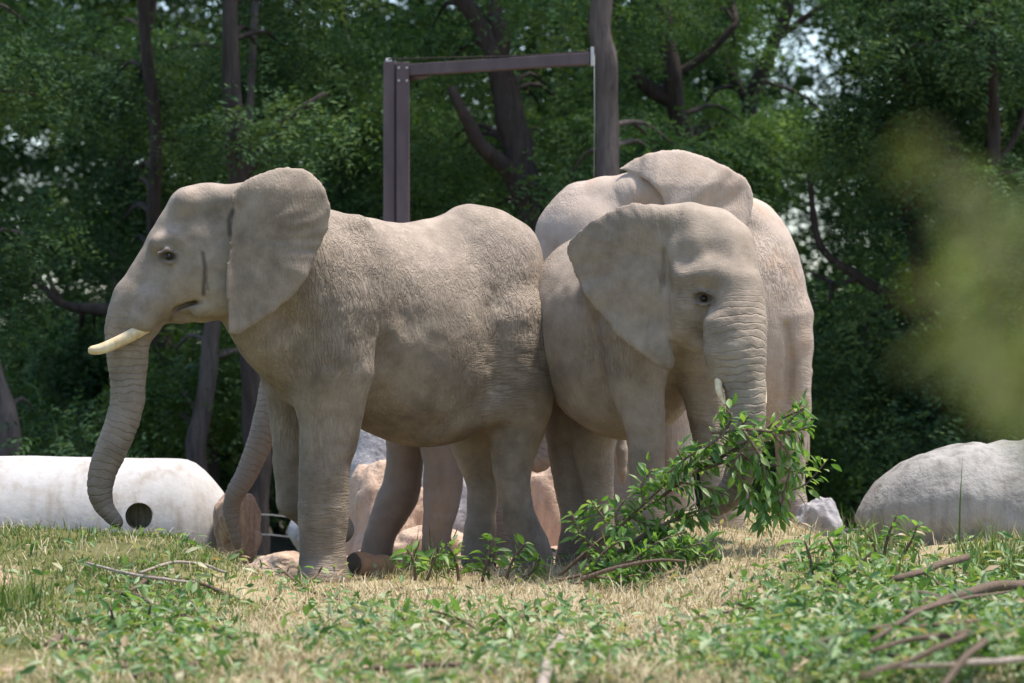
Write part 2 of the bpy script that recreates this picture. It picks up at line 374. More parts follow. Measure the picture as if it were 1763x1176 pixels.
def white_log():
    Y = 25.3; r = 0.56; c = P(100, 795, Y); zc = c.z - r
    x1 = PX(392, Y); x0 = PX(-420, Y); root = empty('concrete_log', (PX(0, Y), Y, zc - r), label='long white concrete log with one round hole, lying behind the grassy rise', cat='log', group='concrete logs in the enclosure')
    L = x1 - x0
    prof = [(0, .40), (.05, .5), (.12, .55)] + [(t, .56) for t in np.linspace(.2, L - .36, 40)] + [(L - .30, .553), (L - .24, .53), (L - .17, .475), (L - .10, .40), (L - .04, .325), (L - .01, .28), (L, .22)]
    v, q, t = lathe_x(prof, 64, 0.006, 2); v[:, 0] += x0; v[:, 1] *= 0.9
    v = v @ np.array(Matrix.Rotation(R(0.6), 3, 'Y').transposed()) * 1.0
    me = mesh_np('log_body', v + [0, Y, zc], q, t)
    tmp = bpy.data.objects.new('tmp_log', me); COL.objects.link(tmp)
    hp = P(241, 889, Y - 0.52); hr = 0.105
    cv, cq, ct = tube([(hp.x, hp.y - .4, hp.z), (hp.x - .02, hp.y + .32, hp.z)], [hr * .92, hr * .92], 32)
    cme = mesh_np('cut', cv, cq, ct, False); cut = bpy.data.objects.new('tmp_cut', cme); COL.objects.link(cut)
    md = tmp.modifiers.new('b', 'BOOLEAN'); md.operation = 'DIFFERENCE'; md.object = cut; md.solver = 'EXACT'
    bpy.context.view_layer.update()
    me2 = bpy.data.meshes.new_from_object(tmp.evaluated_get(bpy.context.evaluated_depsgraph_get()))
    bpy.data.objects.remove(tmp); bpy.data.objects.remove(cut)
    me2.materials.clear(); me2.materials.append(M['white_log']); me2.name = 'log_body'; centre(me2, root.location)
    for p in me2.polygons: p.use_smooth = True
    me2.set_sharp_from_angle(angle=R(38))
    o = link('log_body', me2); o.parent = root
    # mossy sleeve lining the hole, a few millimetres inside it
    th = np.linspace(0, 2 * np.pi, 32, endpoint=False); vv = []
    for (yy, rr) in ((hp.y + .035, hr * .90), (hp.y + .20, hr * .90), (hp.y + .20, 0.0)):
        for a in th: vv.append((hp.x + (-.02) * (yy - hp.y) / .32 + rr * math.cos(a), yy, hp.z + rr * math.sin(a)))
    qq = [(i * 32 + j, i * 32 + (j + 1) % 32, (i + 1) * 32 + (j + 1) % 32, (i + 1) * 32 + j) for i in range(2) for j in range(32)]
    mb = MB(); mb.add(vv, qq); mb.build('hole_lining', M['hole'], root, root.location)
white_log()

def grey_log():
    Y = 23.6; r = .40; zc = P(1700, 768, Y).z - r; x0 = PX(1472, Y); L = 2.6
    prof = [(0, .05), (.025, .10), (.07, .16), (.14, .225), (.22, .285), (.31, .335), (.42, .375), (.55, .395)] + [(t, .40) for t in np.linspace(.65, L - .2, 36)] + [(L - .1, .37), (L, .2)]
    v, q, t = lathe_x(prof, 56, 0.05, 5); sh = (np.clip(.55 - v[:, 0], 0, 1) ** 1.4) * -0.20
    v[:, 2] += sh; v[:, 0] += x0; v[:, 1] *= 1.05
    me = mesh_np('concrete_log', v + [0, Y, zc], q, t); loc = Vector((x0 + L / 2, Y, zc - r)); centre(me, loc)
    o = link('concrete_log', me, M['grey_log']); o.location = loc
    tag(o, 'rough grey concrete log with a rounded tapering end behind tall grass', 'log', 'concrete logs in the enclosure')
grey_log()

def boulder(name, label, mat, c, rad, seed, group='boulders in the enclosure', planes=16, noise=.09, n=(84, 48), yaw=0):
    rg = np.random.default_rng(seed); a, b = n
    th = np.linspace(0, 2 * np.pi, a, endpoint=False); ph = np.linspace(0, np.pi, b + 2)[1:-1]
    d = np.array([(math.sin(p) * math.cos(t), math.sin(p) * math.sin(t), math.cos(p)) for p in ph for t in th] + [(0, 0, 1), (0, 0, -1)])
    N = rg.normal(size=(planes, 3)); N /= np.linalg.norm(N, axis=1)[:, None]; D = rg.uniform(.72, 1.0, planes)
    dot = d @ N.T; s = np.where(dot > .05, D / np.maximum(dot, .05), 9); r = -np.log(np.exp(-s * 34).sum(1) + math.exp(-1.12 * 34)) / 34
    v = d * r[:, None]; v *= (1 + noise * fbm(d * 3.2 + seed, seed, 5))[:, None]
    cy, sy = math.cos(yaw), math.sin(yaw); v = v * np.array(rad); v = np.stack([v[:, 0] * cy - v[:, 1] * sy, v[:, 0] * sy + v[:, 1] * cy, v[:, 2]], 1)
    q = [(i * a + j, (i + 1) * a + j, (i + 1) * a + (j + 1) % a, i * a + (j + 1) % a) for i in range(b - 1) for j in range(a)]
    t = [(a * b, j, (j + 1) % a) for j in range(a)] + [(a * b + 1, (b - 1) * a + (j + 1) % a, (b - 1) * a + j) for j in range(a)]
    me = mesh_np(name, v, q, t); o = link(name, me, mat); o.location = c
    return tag(o, label, 'boulder', group)
def bp(px, py, Y): return P(px, py, Y)
boulder('boulder', 'brown angular boulder at the end of the white concrete log', M['brown_rock'], bp(408, 905, 24.9) , (.15, .22, .30), 4, planes=12)
boulder('boulder', 'large grey boulder seen between the legs of the left elephants', M['grey_rock'], bp(712, 900, 28.6), (.98, .55, .82), 8, planes=18)
boulder('boulder', 'tan sandstone boulder leaning against the large grey boulder', M['tan_rock'], bp(655, 950, 27.3), (.46, .4, .62), 15, planes=14)
boulder('boulder', 'pale tan boulder seen between elephant hind legs', M['tan_rock'], bp(935, 960, 27.2), (.50, .42, .84), 23, planes=14)
boulder('boulder', 'low pinkish rock slab lying on bare sand between elephant legs', M['tan_rock'], bp(770, 975, 26.6), (.62, .5, .30), 31, planes=18)
boulder('boulder', 'small grey brown boulder between an elephant foot and the grey log', M['grey_rock'], bp(1412, 925, 25.4), (.19, .2, .26), 12, planes=12)
boulder('boulder', 'flat pink rock on the ground left of the front elephant foot', M['tan_rock'], bp(478, 985, 23.3), (.22, .3, .13), 44, planes=14)

def cut_log():
    Y = 22.45; a = P(609, 972, Y); b = P(700, 985, Y + .35); r = .083
    root = empty('cut_log', (a.x, a.y, a.z - r), label='short cut log with dark end grain lying beside the front foot', cat='log')
    path = [a.lerp(b, t) for t in np.linspace(0, 1, 12)]; mb = MB(); mb.tube(path, [r * .92] + [r] * 9 + [r * .96, r * .85], sides=20, rough=.12, seed=3); mb.build('bark', M['log_bark'], root, root.location)
    d = (b - a).normalized(); e = a - d * .004; mb = MB(); mb.tube([e, e + d * .01], [r * .86, r * .86], sides=20, rough=.1, seed=3); mb.build('cut_end', M['cut_wood'], root, root.location)
cut_log()

# ------------------------------------------------------------------ steel frame and wire fence
def steel_frame():
    Y = 30.0; x = PX(682, Y); zt = P(682, 106, Y).z; zb = gz(x, Y) - .1
    root = empty('steel_frame', (x, Y, zb), label='brown steel gallows frame of paired posts and one long arm behind the elephants', cat='frame')
    def bx(name, lo, hi, mat=M['steel']):
        mb = MB(); mb.box(lo, hi); o = mb.build(name, mat, root, root.location, False)
        bv = o.modifiers.new('bevel', 'BEVEL'); bv.width = .006; bv.segments = 2; return o
    l0, l1, r0, r1 = PX(660, Y), PX(680, Y), PX(683, Y), PX(705, Y)
    bx('post', (l0, Y - .02, zb), (l1, Y + .09, zt)); bx('post', (r0, Y - .07, zb), (r1, Y + .05, zt - .01))
    bx('spacer', (l1 - .003, Y + .0, zb + .05), (r0 + .003, Y + .04, zt - .02))
    bx('post_cap', (l0 + .02, Y + .01, zt), (l1 - .03, Y + .05, zt + .03), M['white'])
    # arm: a beam that comes towards the viewer
    a = P(705, 121, Y); b = P(1020, 101, 29.1); d = b - a; n = Vector((-d.y, d.x, 0)).normalized() * .05; h = .05
    v = [(p + n * s + Vector((0, 0, h * q))) for p in (a, b) for s in (-1, 1) for q in (-1, 1)]
    mb = MB(); mb.add(v, [(0, 1, 3, 2), (4, 6, 7, 5), (0, 4, 5, 1), (2, 3, 7, 6), (0, 2, 6, 4), (1, 5, 7, 3)])
    o = mb.build('arm', M['steel'], root, root.location, False); bv = o.modifiers.new('bevel', 'BEVEL'); bv.width = .006; bv.segments = 2
    for sgn in (0.5,):
        e = b + Vector((0, 0, .02)); mb = MB(); mb.box(e - Vector((.015, .055, .08)), e + Vector((.012, .055, .075))); mb.build('end_plate', M['galv'], root, root.location, False)
    for q_ in range(4):
        c_ = Vector((PX(694, Y) + (.035 if q_ % 2 else -.035), Y - .07, zt - .06 - .11 * (q_ // 2))); mb = MB(); mb.tube([c_, c_ - Vector((0, .014, 0))], [.012, .011], sides=6); mb.build('bolt', M['galv'], root, root.location, False)
    v0, v1 = P(706, 134, Y), P(735, 131, Y - .08); mb = MB(); mb.tube([v0, v1], [.028, .02], sides=8); mb.build('bracket', M['steel'], root, root.location)
    mb = MB(); pts = [P(669, 101, Y) , P(780, 99, Y - .3), P(900, 96, Y - .6), P(1021, 88, 29.1)]; pts[0].z = zt + .02
    mb.tube(catmull(pts, 6), [.007] * 19, sides=6); mb.build('cable', M['bark_dark'], root, root.location)
    e = P(1023, 96, 29.1); mb = MB(); mb.tube([e, P(1023.5, 200, 29.1), P(1022.5, 305, 29.1)], [.004] * 3, sides=6); mb.build('hanging_rod', M['wirem'], root, root.location)
steel_frame()

def wire_fence():
    Y = 31.5; root = empty('wire_fence', (0, Y, gz(0, Y)), label='low wire fence in front of the dark trees behind the elephants', cat='fence')
    for k in range(9):
        x = -6 + k * 1.55 + .35; mb = MB(); z = gz(x, Y); mb.tube([(x, Y, z - .2), (x, Y, z + .62)], [.03, .03], sides=8); mb.build('fence_post', M['galv'], root, root.location)
    for h in (.18, .38, .56):
        mb = MB(); mb.tube([(x, Y - .035, gz(x, Y) + h - .015 * math.sin(math.pi * ((x + 6 - .35) % 1.55) / 1.55)) for x in np.arange(-6.2, 7.3, .31)], [.006] * 44, sides=5); mb.build('wire', M['wirem'], root, root.location)
wire_fence()

# ------------------------------------------------------------------ trees
HOLES = [(1388, 45, 40, 44), (1375, 110, 30, 40), (1300, 48, 12, 12), (1470, 140, 20, 34), (1372, 178, 14, 14), (1360, 300, 24, 30), (1410, 330, 34, 18), (1395, 385, 26, 14), (1455, 432, 50, 20), (1440, 370, 22, 12), (112, 500, 36, 22), (215, 8, 18, 12), (345, 12, 18, 18), (455, 28, 9, 12), (505, 62, 9, 12), (590, 18, 11, 12), (40, 255, 6, 12)]
def in_hole(px, py, g=1.0): return any(((px - a) / (c * g)) ** 2 + ((py - b) / (d * g)) ** 2 < 1 for a, b, c, d in HOLES)
def sprays(cent, rad, n, L=.5, ll=.13, lw=.05, nl=12, droop=.35, rs=1):
    """Feathery leaf sprays round clump centres: diamond leaflets paired along short drooping twigs."""
    rg = np.random.default_rng(rs); cent = np.asarray(cent, float); rad = np.asarray(rad, float)
    idx = np.repeat(np.arange(len(cent)), n); N = len(idx)
    u = rg.normal(size=(N, 3)); u /= np.linalg.norm(u, axis=1)[:, None]; rr = rg.random(N) ** .45
    o = cent[idx] + u * (rad[idx] * rr)[:, None] * [1.3, 1.1, .5]
    d = u * .8 + rg.normal(size=(N, 3)) * .45; d[:, 2] = d[:, 2] * .5 - droop * rg.random(N) * 1.6; d /= np.linalg.norm(d, axis=1)[:, None]
    up = np.array([0, 0, 1.0]) + rg.normal(size=(N, 3)) * .45
    s = np.cross(d, up); s /= np.linalg.norm(s, axis=1)[:, None] + 1e-9; nn = np.cross(s, d)
    Ls = L * rg.uniform(.6, 1.25, N); V = []
    for k in range(nl):
        t = (k // 2 + .7) / (nl / 2); sg = 1 if k % 2 else -1
        a = o + d * (Ls * t)[:, None] - nn * (Ls * .25 * t * t)[:, None]
        ld = d * .55 + s * sg * .85 + rg.normal(size=(N, 3)) * .22; ld /= np.linalg.norm(ld, axis=1)[:, None]
        l = ll * rg.uniform(.7, 1.25, N) * (1.1 - .45 * t); w = np.cross(ld, nn + rg.normal(size=(N, 3)) * .5); w /= np.linalg.norm(w, axis=1)[:, None] + 1e-9
        w = w * (lw * .5 * l / ll)[:, None]; m = a + ld * (l * .45)[:, None]
        V.append(np.stack([a, m + w, a + ld * l[:, None], m - w], 1))
    V = np.concatenate(V).reshape(-1, 3); q = np.arange(len(V)).reshape(-1, 4)
    return V, q
def limb(mb, rows, seed=0, sides=10, n=5, Y0=0.0):
    """rows of (px, py, Y, radius px)"""
    w = np.array([[*P(a, b, c), r / F * c] for a, b, c, r in rows]); c = catmull(w, n)
    k = np.arange(len(c)); wob = np.stack([vnoise(np.stack([k * .33, k * 0 + seed, k * 0], 1), 4), vnoise(np.stack([k * .33, k * 0, k * 0 + seed], 1), 5), k * 0], 1) * c[:, 3:4] * .35
    mb.tube(c[:, :3] + wob, np.maximum(c[:, 3], .008), sides=sides, rough=.14, seed=seed)
NTREE = [0]
def tree(label, bark, fol, limbs, boxes, Y, n=64, group='trees behind the elephants', name='leafy_tree', L=.48, ll=.078, lw=.036, dY=1.6, ground_px=None, top=True):
    NTREE[0] += 1; k = NTREE[0]; rg = np.random.default_rng(100 + k)
    f = limbs[0][0]; base = Vector((PX(f[0], f[2]), f[2], gz(PX(f[0], f[2]), f[2])))
    root = empty(name, base, label=label, cat='tree', group=group)
    mb = MB()
    for j, l in enumerate(limbs):
        l = list(l)
        if j == 0:                                     # carry the trunk down into the soil
            pyg = HY + (H - base.z + .15) / l[0][2] * F
            if pyg > l[0][1] + 20: l = [(l[0][0], pyg, l[0][2], l[0][3] * 1.25)] + l
        limb(mb, l, seed=k * 7 + j)
    cs, rs = [], []
    for (x0, x1, y0, y1, m, r) in boxes:
        made = 0; tries = 0
        while made < m and tries < m * 6:
            tries += 1; a, b = rg.uniform(x0, x1), rg.uniform(y0, y1)
            yy = Y + rg.uniform(-dY, dY); rp = r * F / yy
            if any(((a - c) / (e * (.6 if c < 700 else 1) + rp * .55)) ** 2 + ((b - d_) / (g * (.6 if c < 700 else 1) + rp * .4)) ** 2 < 1 for c, d_, e, g in HOLES): continue
            p = P(a, b, yy)
            if p.z - r * .7 < gz(p.x, p.y) + .1: p.z = gz(p.x, p.y) + .1 + r * .7
            cs.append(p); rs.append(r * rg.uniform(.75, 1.25)); made += 1
    # twigs joining the clumps to the nearest point of the limbs
    pts = np.vstack(mb.v)
    for c in cs[::2]:
        dd = np.linalg.norm(pts - np.array(c), axis=1); i = int(dd.argmin())
        if dd[i] < 4.5:
            a = Vector(pts[i]); m_ = a.lerp(c, .5) + Vector((0, 0, .12 * dd[i] ** .5)); mb.tube(catmull([a, m_, c], 3), np.linspace(.035, .01, 7), sides=5)
    mb.build('trunk', bark, root, base)
    V, q = sprays([tuple(c) for c in cs], rs, n, L=L, ll=ll, lw=lw, rs=k)
    me = mesh_np('crown', V - np.array(base), q, None, False); o = link('crown', me, fol); o.parent = root
    return root

D, G_, MD, LT = M['bark_dark'], M['bark_grey'], M['fol_mid'], M['fol_light']; DK = M['fol_dark']
tree('tall tree with one straight grey brown trunk at the end of the steel arm', G_, MD,
     [[(1058, 620, 34, 25), (1050, 300, 34, 21), (1042, 120, 34, 20), (1034, 0, 34, 20), (1020, -300, 34, 16), (1015, -700, 34, 8)], [(1030, -60, 34, 9), (1090, -180, 34, 7), (1190, -330, 33, 4)], [(1026, -150, 34, 9), (960, -260, 34, 7), (860, -360, 34, 4)]],
     [(900, 1200, -760, -200, 26, .85), (1085, 1170, 210, 330, 5, .42), (920, 1010, -30, 70, 4, .4), (1070, 1140, -20, 60, 4, .4), (960, 1120, 300, 420, 6, .4)], 35.8, dY=1.3)
tree('leaning dark tree whose trunk forks under the steel arm', D, MD,
     [[(985, 560, 36, 40), (935, 400, 36, 34), (900, 310, 36, 30), (876, 220, 36, 27), (862, 140, 36, 24), (838, 65, 36, 18), (795, 0, 36, 16), (700, -160, 36, 12), (620, -420, 36, 6)], [(864, 150, 36, 16), (862, 70, 36, 15), (852, 0, 36, 14), (840, -160, 36, 9), (850, -420, 36, 5)], [(905, 330, 36, 16), (840, 260, 35.7, 14), (800, 200, 35.5, 11), (775, 150, 35.4, 8)]],
     [(580, 900, -760, -180, 26, .9), (720, 800, 20, 190, 6, .42), (930, 1010, 150, 290, 7, .42), (735, 800, 240, 380, 6, .42), (820, 900, 380, 470, 4, .4)], 38.0, dY=1.3)
tree('dark tree with a V shaped fork right of the straight trunk', D, MD,
     [[(1205, 620, 38, 24), (1190, 320, 38, 20), (1166, 175, 38, 17), (1152, 90, 38, 15), (1140, 0, 38, 14), (1130, -250, 38, 9), (1140, -600, 38, 5)], [(1168, 180, 38, 13), (1118, 150, 38, 12), (1080, 90, 38, 11), (1060, 0, 38, 10), (1040, -200, 38, 6)], [(1160, 130, 38, 8), (1220, 90, 38, 7), (1270, 40, 38, 6)]],
     [(1050, 1330, -760, -180, 26, .9), (1180, 1270, -40, 120, 8, .45), (1190, 1310, 190, 330, 12, .5), (1080, 1150, 20, 120, 5, .4), (1090, 1190, 150, 260, 6, .42)], 39.9, dY=1.3)
tree('pale grey slanting tree above the white concrete log', G_, LT,
     [[(338, 790, 35, 19), (346, 700, 35, 17), (366, 590, 35, 15), (384, 470, 35, 13), (420, 300, 35, 9), (440, 0, 35, 6)]],
     [(300, 560, -600, -200, 16, .8), (370, 480, 600, 690, 5, .3), (250, 330, 600, 760, 6, .35)], 36)
tree('black forked tree with a low branch reaching left behind the elephant trunk', D, DK,
     [[(352, 800, 37, 24), (322, 700, 37, 22), (292, 620, 37, 20), (262, 560, 37, 16), (190, 535, 37, 12), (110, 525, 37, 8), (60, 480, 37, 5)], [(285, 605, 37, 15), (260, 460, 37, 13), (270, 300, 37, 12), (250, 60, 37, 10), (230, -300, 37, 7)], [(110, 525, 37, 6), (95, 500, 37, 5), (80, 470, 37, 4)]],
     [(60, 420, -760, -200, 26, .95), (210, 300, 250, 420, 8, .5), (120, 250, 380, 480, 6, .4), (180, 260, 100, 240, 8, .5), (80, 170, 560, 680, 6, .45)], 38.8, dY=1.3)
tree('black upright tree close behind the left elephant chest', D, DK,
     [[(438, 830, 33.5, 25), (440, 700, 33.5, 23), (428, 560, 33.5, 21), (410, 300, 33.5, 18), (400, 0, 33.5, 14), (400, -400, 33.5, 8)], [(412, 320, 33.5, 9), (480, 220, 33.5, 8), (560, 160, 33.5, 5)]],
     [(260, 560, -700, -180, 22, .9), (370, 520, 100, 280, 10, .5), (420, 560, -20, 110, 8, .5), (470, 520, 640, 800, 3, .3)], 34.5)
tree('thick grey trunk cut by the left edge above the white concrete log', G_, DK,
     [[(10, 800, 33, 22), (5, 720, 33, 20), (-12, 640, 33, 17), (-50, 480, 33, 14), (-70, 100, 33, 10), (-70, -300, 33, 6)]],
     [(-220, 160, -700, -200, 16, .9), (-60, 70, 360, 600, 8, .45), (-60, 110, 20, 190, 9, .5), (20, 120, 690, 780, 5, .4)], 34)
tree('slim tree with feathery mid green foliage above the left elephant head', D, MD,
     [[(215, 800, 41, 16), (205, 500, 41, 14), (225, 200, 41, 12), (260, 0, 41, 10), (280, -400, 41, 6)]],
     [(140, 430, -600, -100, 16, .9), (230, 470, 70, 300, 22, .55), (20, 200, 20, 160, 12, .5), (0, 230, 560, 700, 10, .5)], 41)
tree('bushy grey green conifer left of the brown steel posts', D, MD,
     [[(600, 700, 40, 18), (596, 400, 40, 15), (590, 150, 40, 11), (588, -100, 40, 7), (590, -400, 40, 4)]],
     [(480, 720, -600, -140, 14, .85), (560, 700, 170, 410, 26, .5), (520, 660, 40, 190, 10, .5), (710, 800, 250, 430, 10, .5)], 40)
tree('dark tree with a crooked limb crossing the bright gaps on the right', D, DK,
     [[(1612, 800, 36, 25), (1602, 640, 36, 22), (1585, 480, 36, 20), (1560, 240, 36, 16), (1545, 0, 36, 13), (1530, -400, 36, 7)], [(1604, 620, 36, 13), (1560, 530, 36, 11), (1480, 478, 36, 9), (1422, 438, 36, 7), (1402, 380, 36, 6), (1392, 300, 36, 4)], [(1480, 478, 36, 5), (1440, 488, 36, 4), (1400, 470, 36, 3)]],
     [(1400, 1700, -760, -180, 24, .95), (1480, 1560, 200, 420, 12, .5), (1500, 1620, 90, 210, 9, .5), (1400, 1560, 520, 660, 14, .5), (1560, 1680, 560, 760, 10, .5)], 36.8)
tree('broad mid green tree behind the rear elephant back', D, MD,
     [[(1260, 700, 42, 18), (1275, 360, 42, 16), (1292, 190, 42, 14), (1335, 70, 42, 12), (1362, 0, 42, 11), (1400, -300, 42, 7)], [(1290, 190, 42, 8), (1240, 80, 42, 6), (1220, -40, 42, 4)], [(1335, 70, 42, 6), (1400, 20, 42, 5), (1470, -10, 42, 3)]],
     [(1200, 1560, -700, -120, 22, .95), (1130, 1330, 180, 340, 18, .55), (1400, 1540, 230, 300, 8, .4), (1410, 1500, -30, 20, 4, .35), (1300, 1450, 500, 640, 12, .5)], 42)
tree('tree with bluish green foliage filling the upper right corner', D, DK,
     [[(1712, 780, 35, 18), (1706, 500, 35, 15), (1712, 250, 35, 12), (1700, 0, 35, 10), (1690, -400, 35, 6)], [(1708, 300, 35, 6), (1755, 220, 35, 5), (1790, 100, 35, 4)]],
     [(1580, 1900, -700, -160, 18, .95), (1620, 1790, -30, 330, 26, .5), (1690, 1800, 330, 640, 18, .55), (1520, 1640, -40, 90, 10, .45), (1500, 1790, 640, 760, 14, .5)], 35.6)

def far_wood():
    rg = np.random.default_rng(5); cs = []; rs = []
    for Y, st, hg in ((58, 85, 1.0), (66, 80, .9), (76, 75, .5), (84, 75, .42)):
        for gx in np.arange(-260, 2040, st):
            for gy in np.arange(-500, 830, st * .9):
                a, b = gx + rg.uniform(-35, 35), gy + rg.uniform(-35, 35); r = rg.uniform(.55, .85); rp = r * F / Y
                if any(((a - c) / ((e * (.6 if c < 700 else 1) + rp * .6) * hg)) ** 2 + ((b - d_) / ((g * (.6 if c < 700 else 1) + rp * .5) * hg)) ** 2 < 1 for c, d_, e, g in HOLES): continue
                p = P(a, b, Y + rg.uniform(-3, 3))
                if p.z < gz(p.x, p.y) + .3: continue
                cs.append(tuple(p)); rs.append(r)
    V, q = sprays(cs, rs, 24, L=.7, ll=.24, lw=.11, nl=10, rs=77)
    me = mesh_np('far_wood', V, q, None, False); tag(link('far_wood', me, M['fol_dark']), 'dense dark wood far behind the separate trees', 'wood', kind='stuff')
far_wood()
def understorey():
    """Shrubs along the foot of the wood; each is a plant of its own."""
    rg = np.random.default_rng(9)
    spec = [(60, 780, 'dark shrub above the left end of the white log'), (190, 740, 'dark shrub behind the elephant trunk'), (300, 740, 'bright green shrub right of the hanging elephant trunk'), (395, 700, 'sunlit green shrub between two thin trunks'), (480, 800, 'dark shrub behind the front elephant legs'), (610, 820, 'shrub behind the grey boulder'),
            (1440, 800, 'dark shrub right of the rear elephant leg'), (1540, 760, 'dark shrub above the tapering end of the grey log'), (1660, 740, 'shrub above the middle of the grey log'), (1760, 740, 'shrub above the right end of the grey log'), (1330, 800, 'dark shrub behind the rear elephant')]
    for i, (px, py, lab) in enumerate(spec):
        Y = 39 + rg.uniform(-2, 3); x = PX(px, Y); z = gz(x, Y); top = P(px, py - 150, Y).z; root = empty('shrub', (x, Y, z), label=lab, cat='shrub', group='shrubs at the foot of the wood')
        cs = [(x + rg.uniform(-.65, .65), Y + rg.uniform(-.4, .4), z + .25 + rg.random() * max(.5, top - z)) for _ in range(14)]
        mb = MB()
        for c in cs[:8]: mb.tube(catmull([(x + rg.uniform(-.05, .05), Y, z - .05), ((x + c[0]) / 2, (Y + c[1]) / 2, (z + c[2]) / 2 + .1), c], 3), np.linspace(.025, .006, 7), sides=5)
        mb.build('stem', D, root, root.location)
        V, q = sprays(cs, [.4] * 14, 24, L=.4, ll=.12, lw=.06, rs=300 + i)
        me = mesh_np('crown', V - np.array(root.location), q, None, False); o = link('crown', me, LT if i in (2, 3) else (MD if i % 3 == 0 else DK)); o.parent = root
understorey()

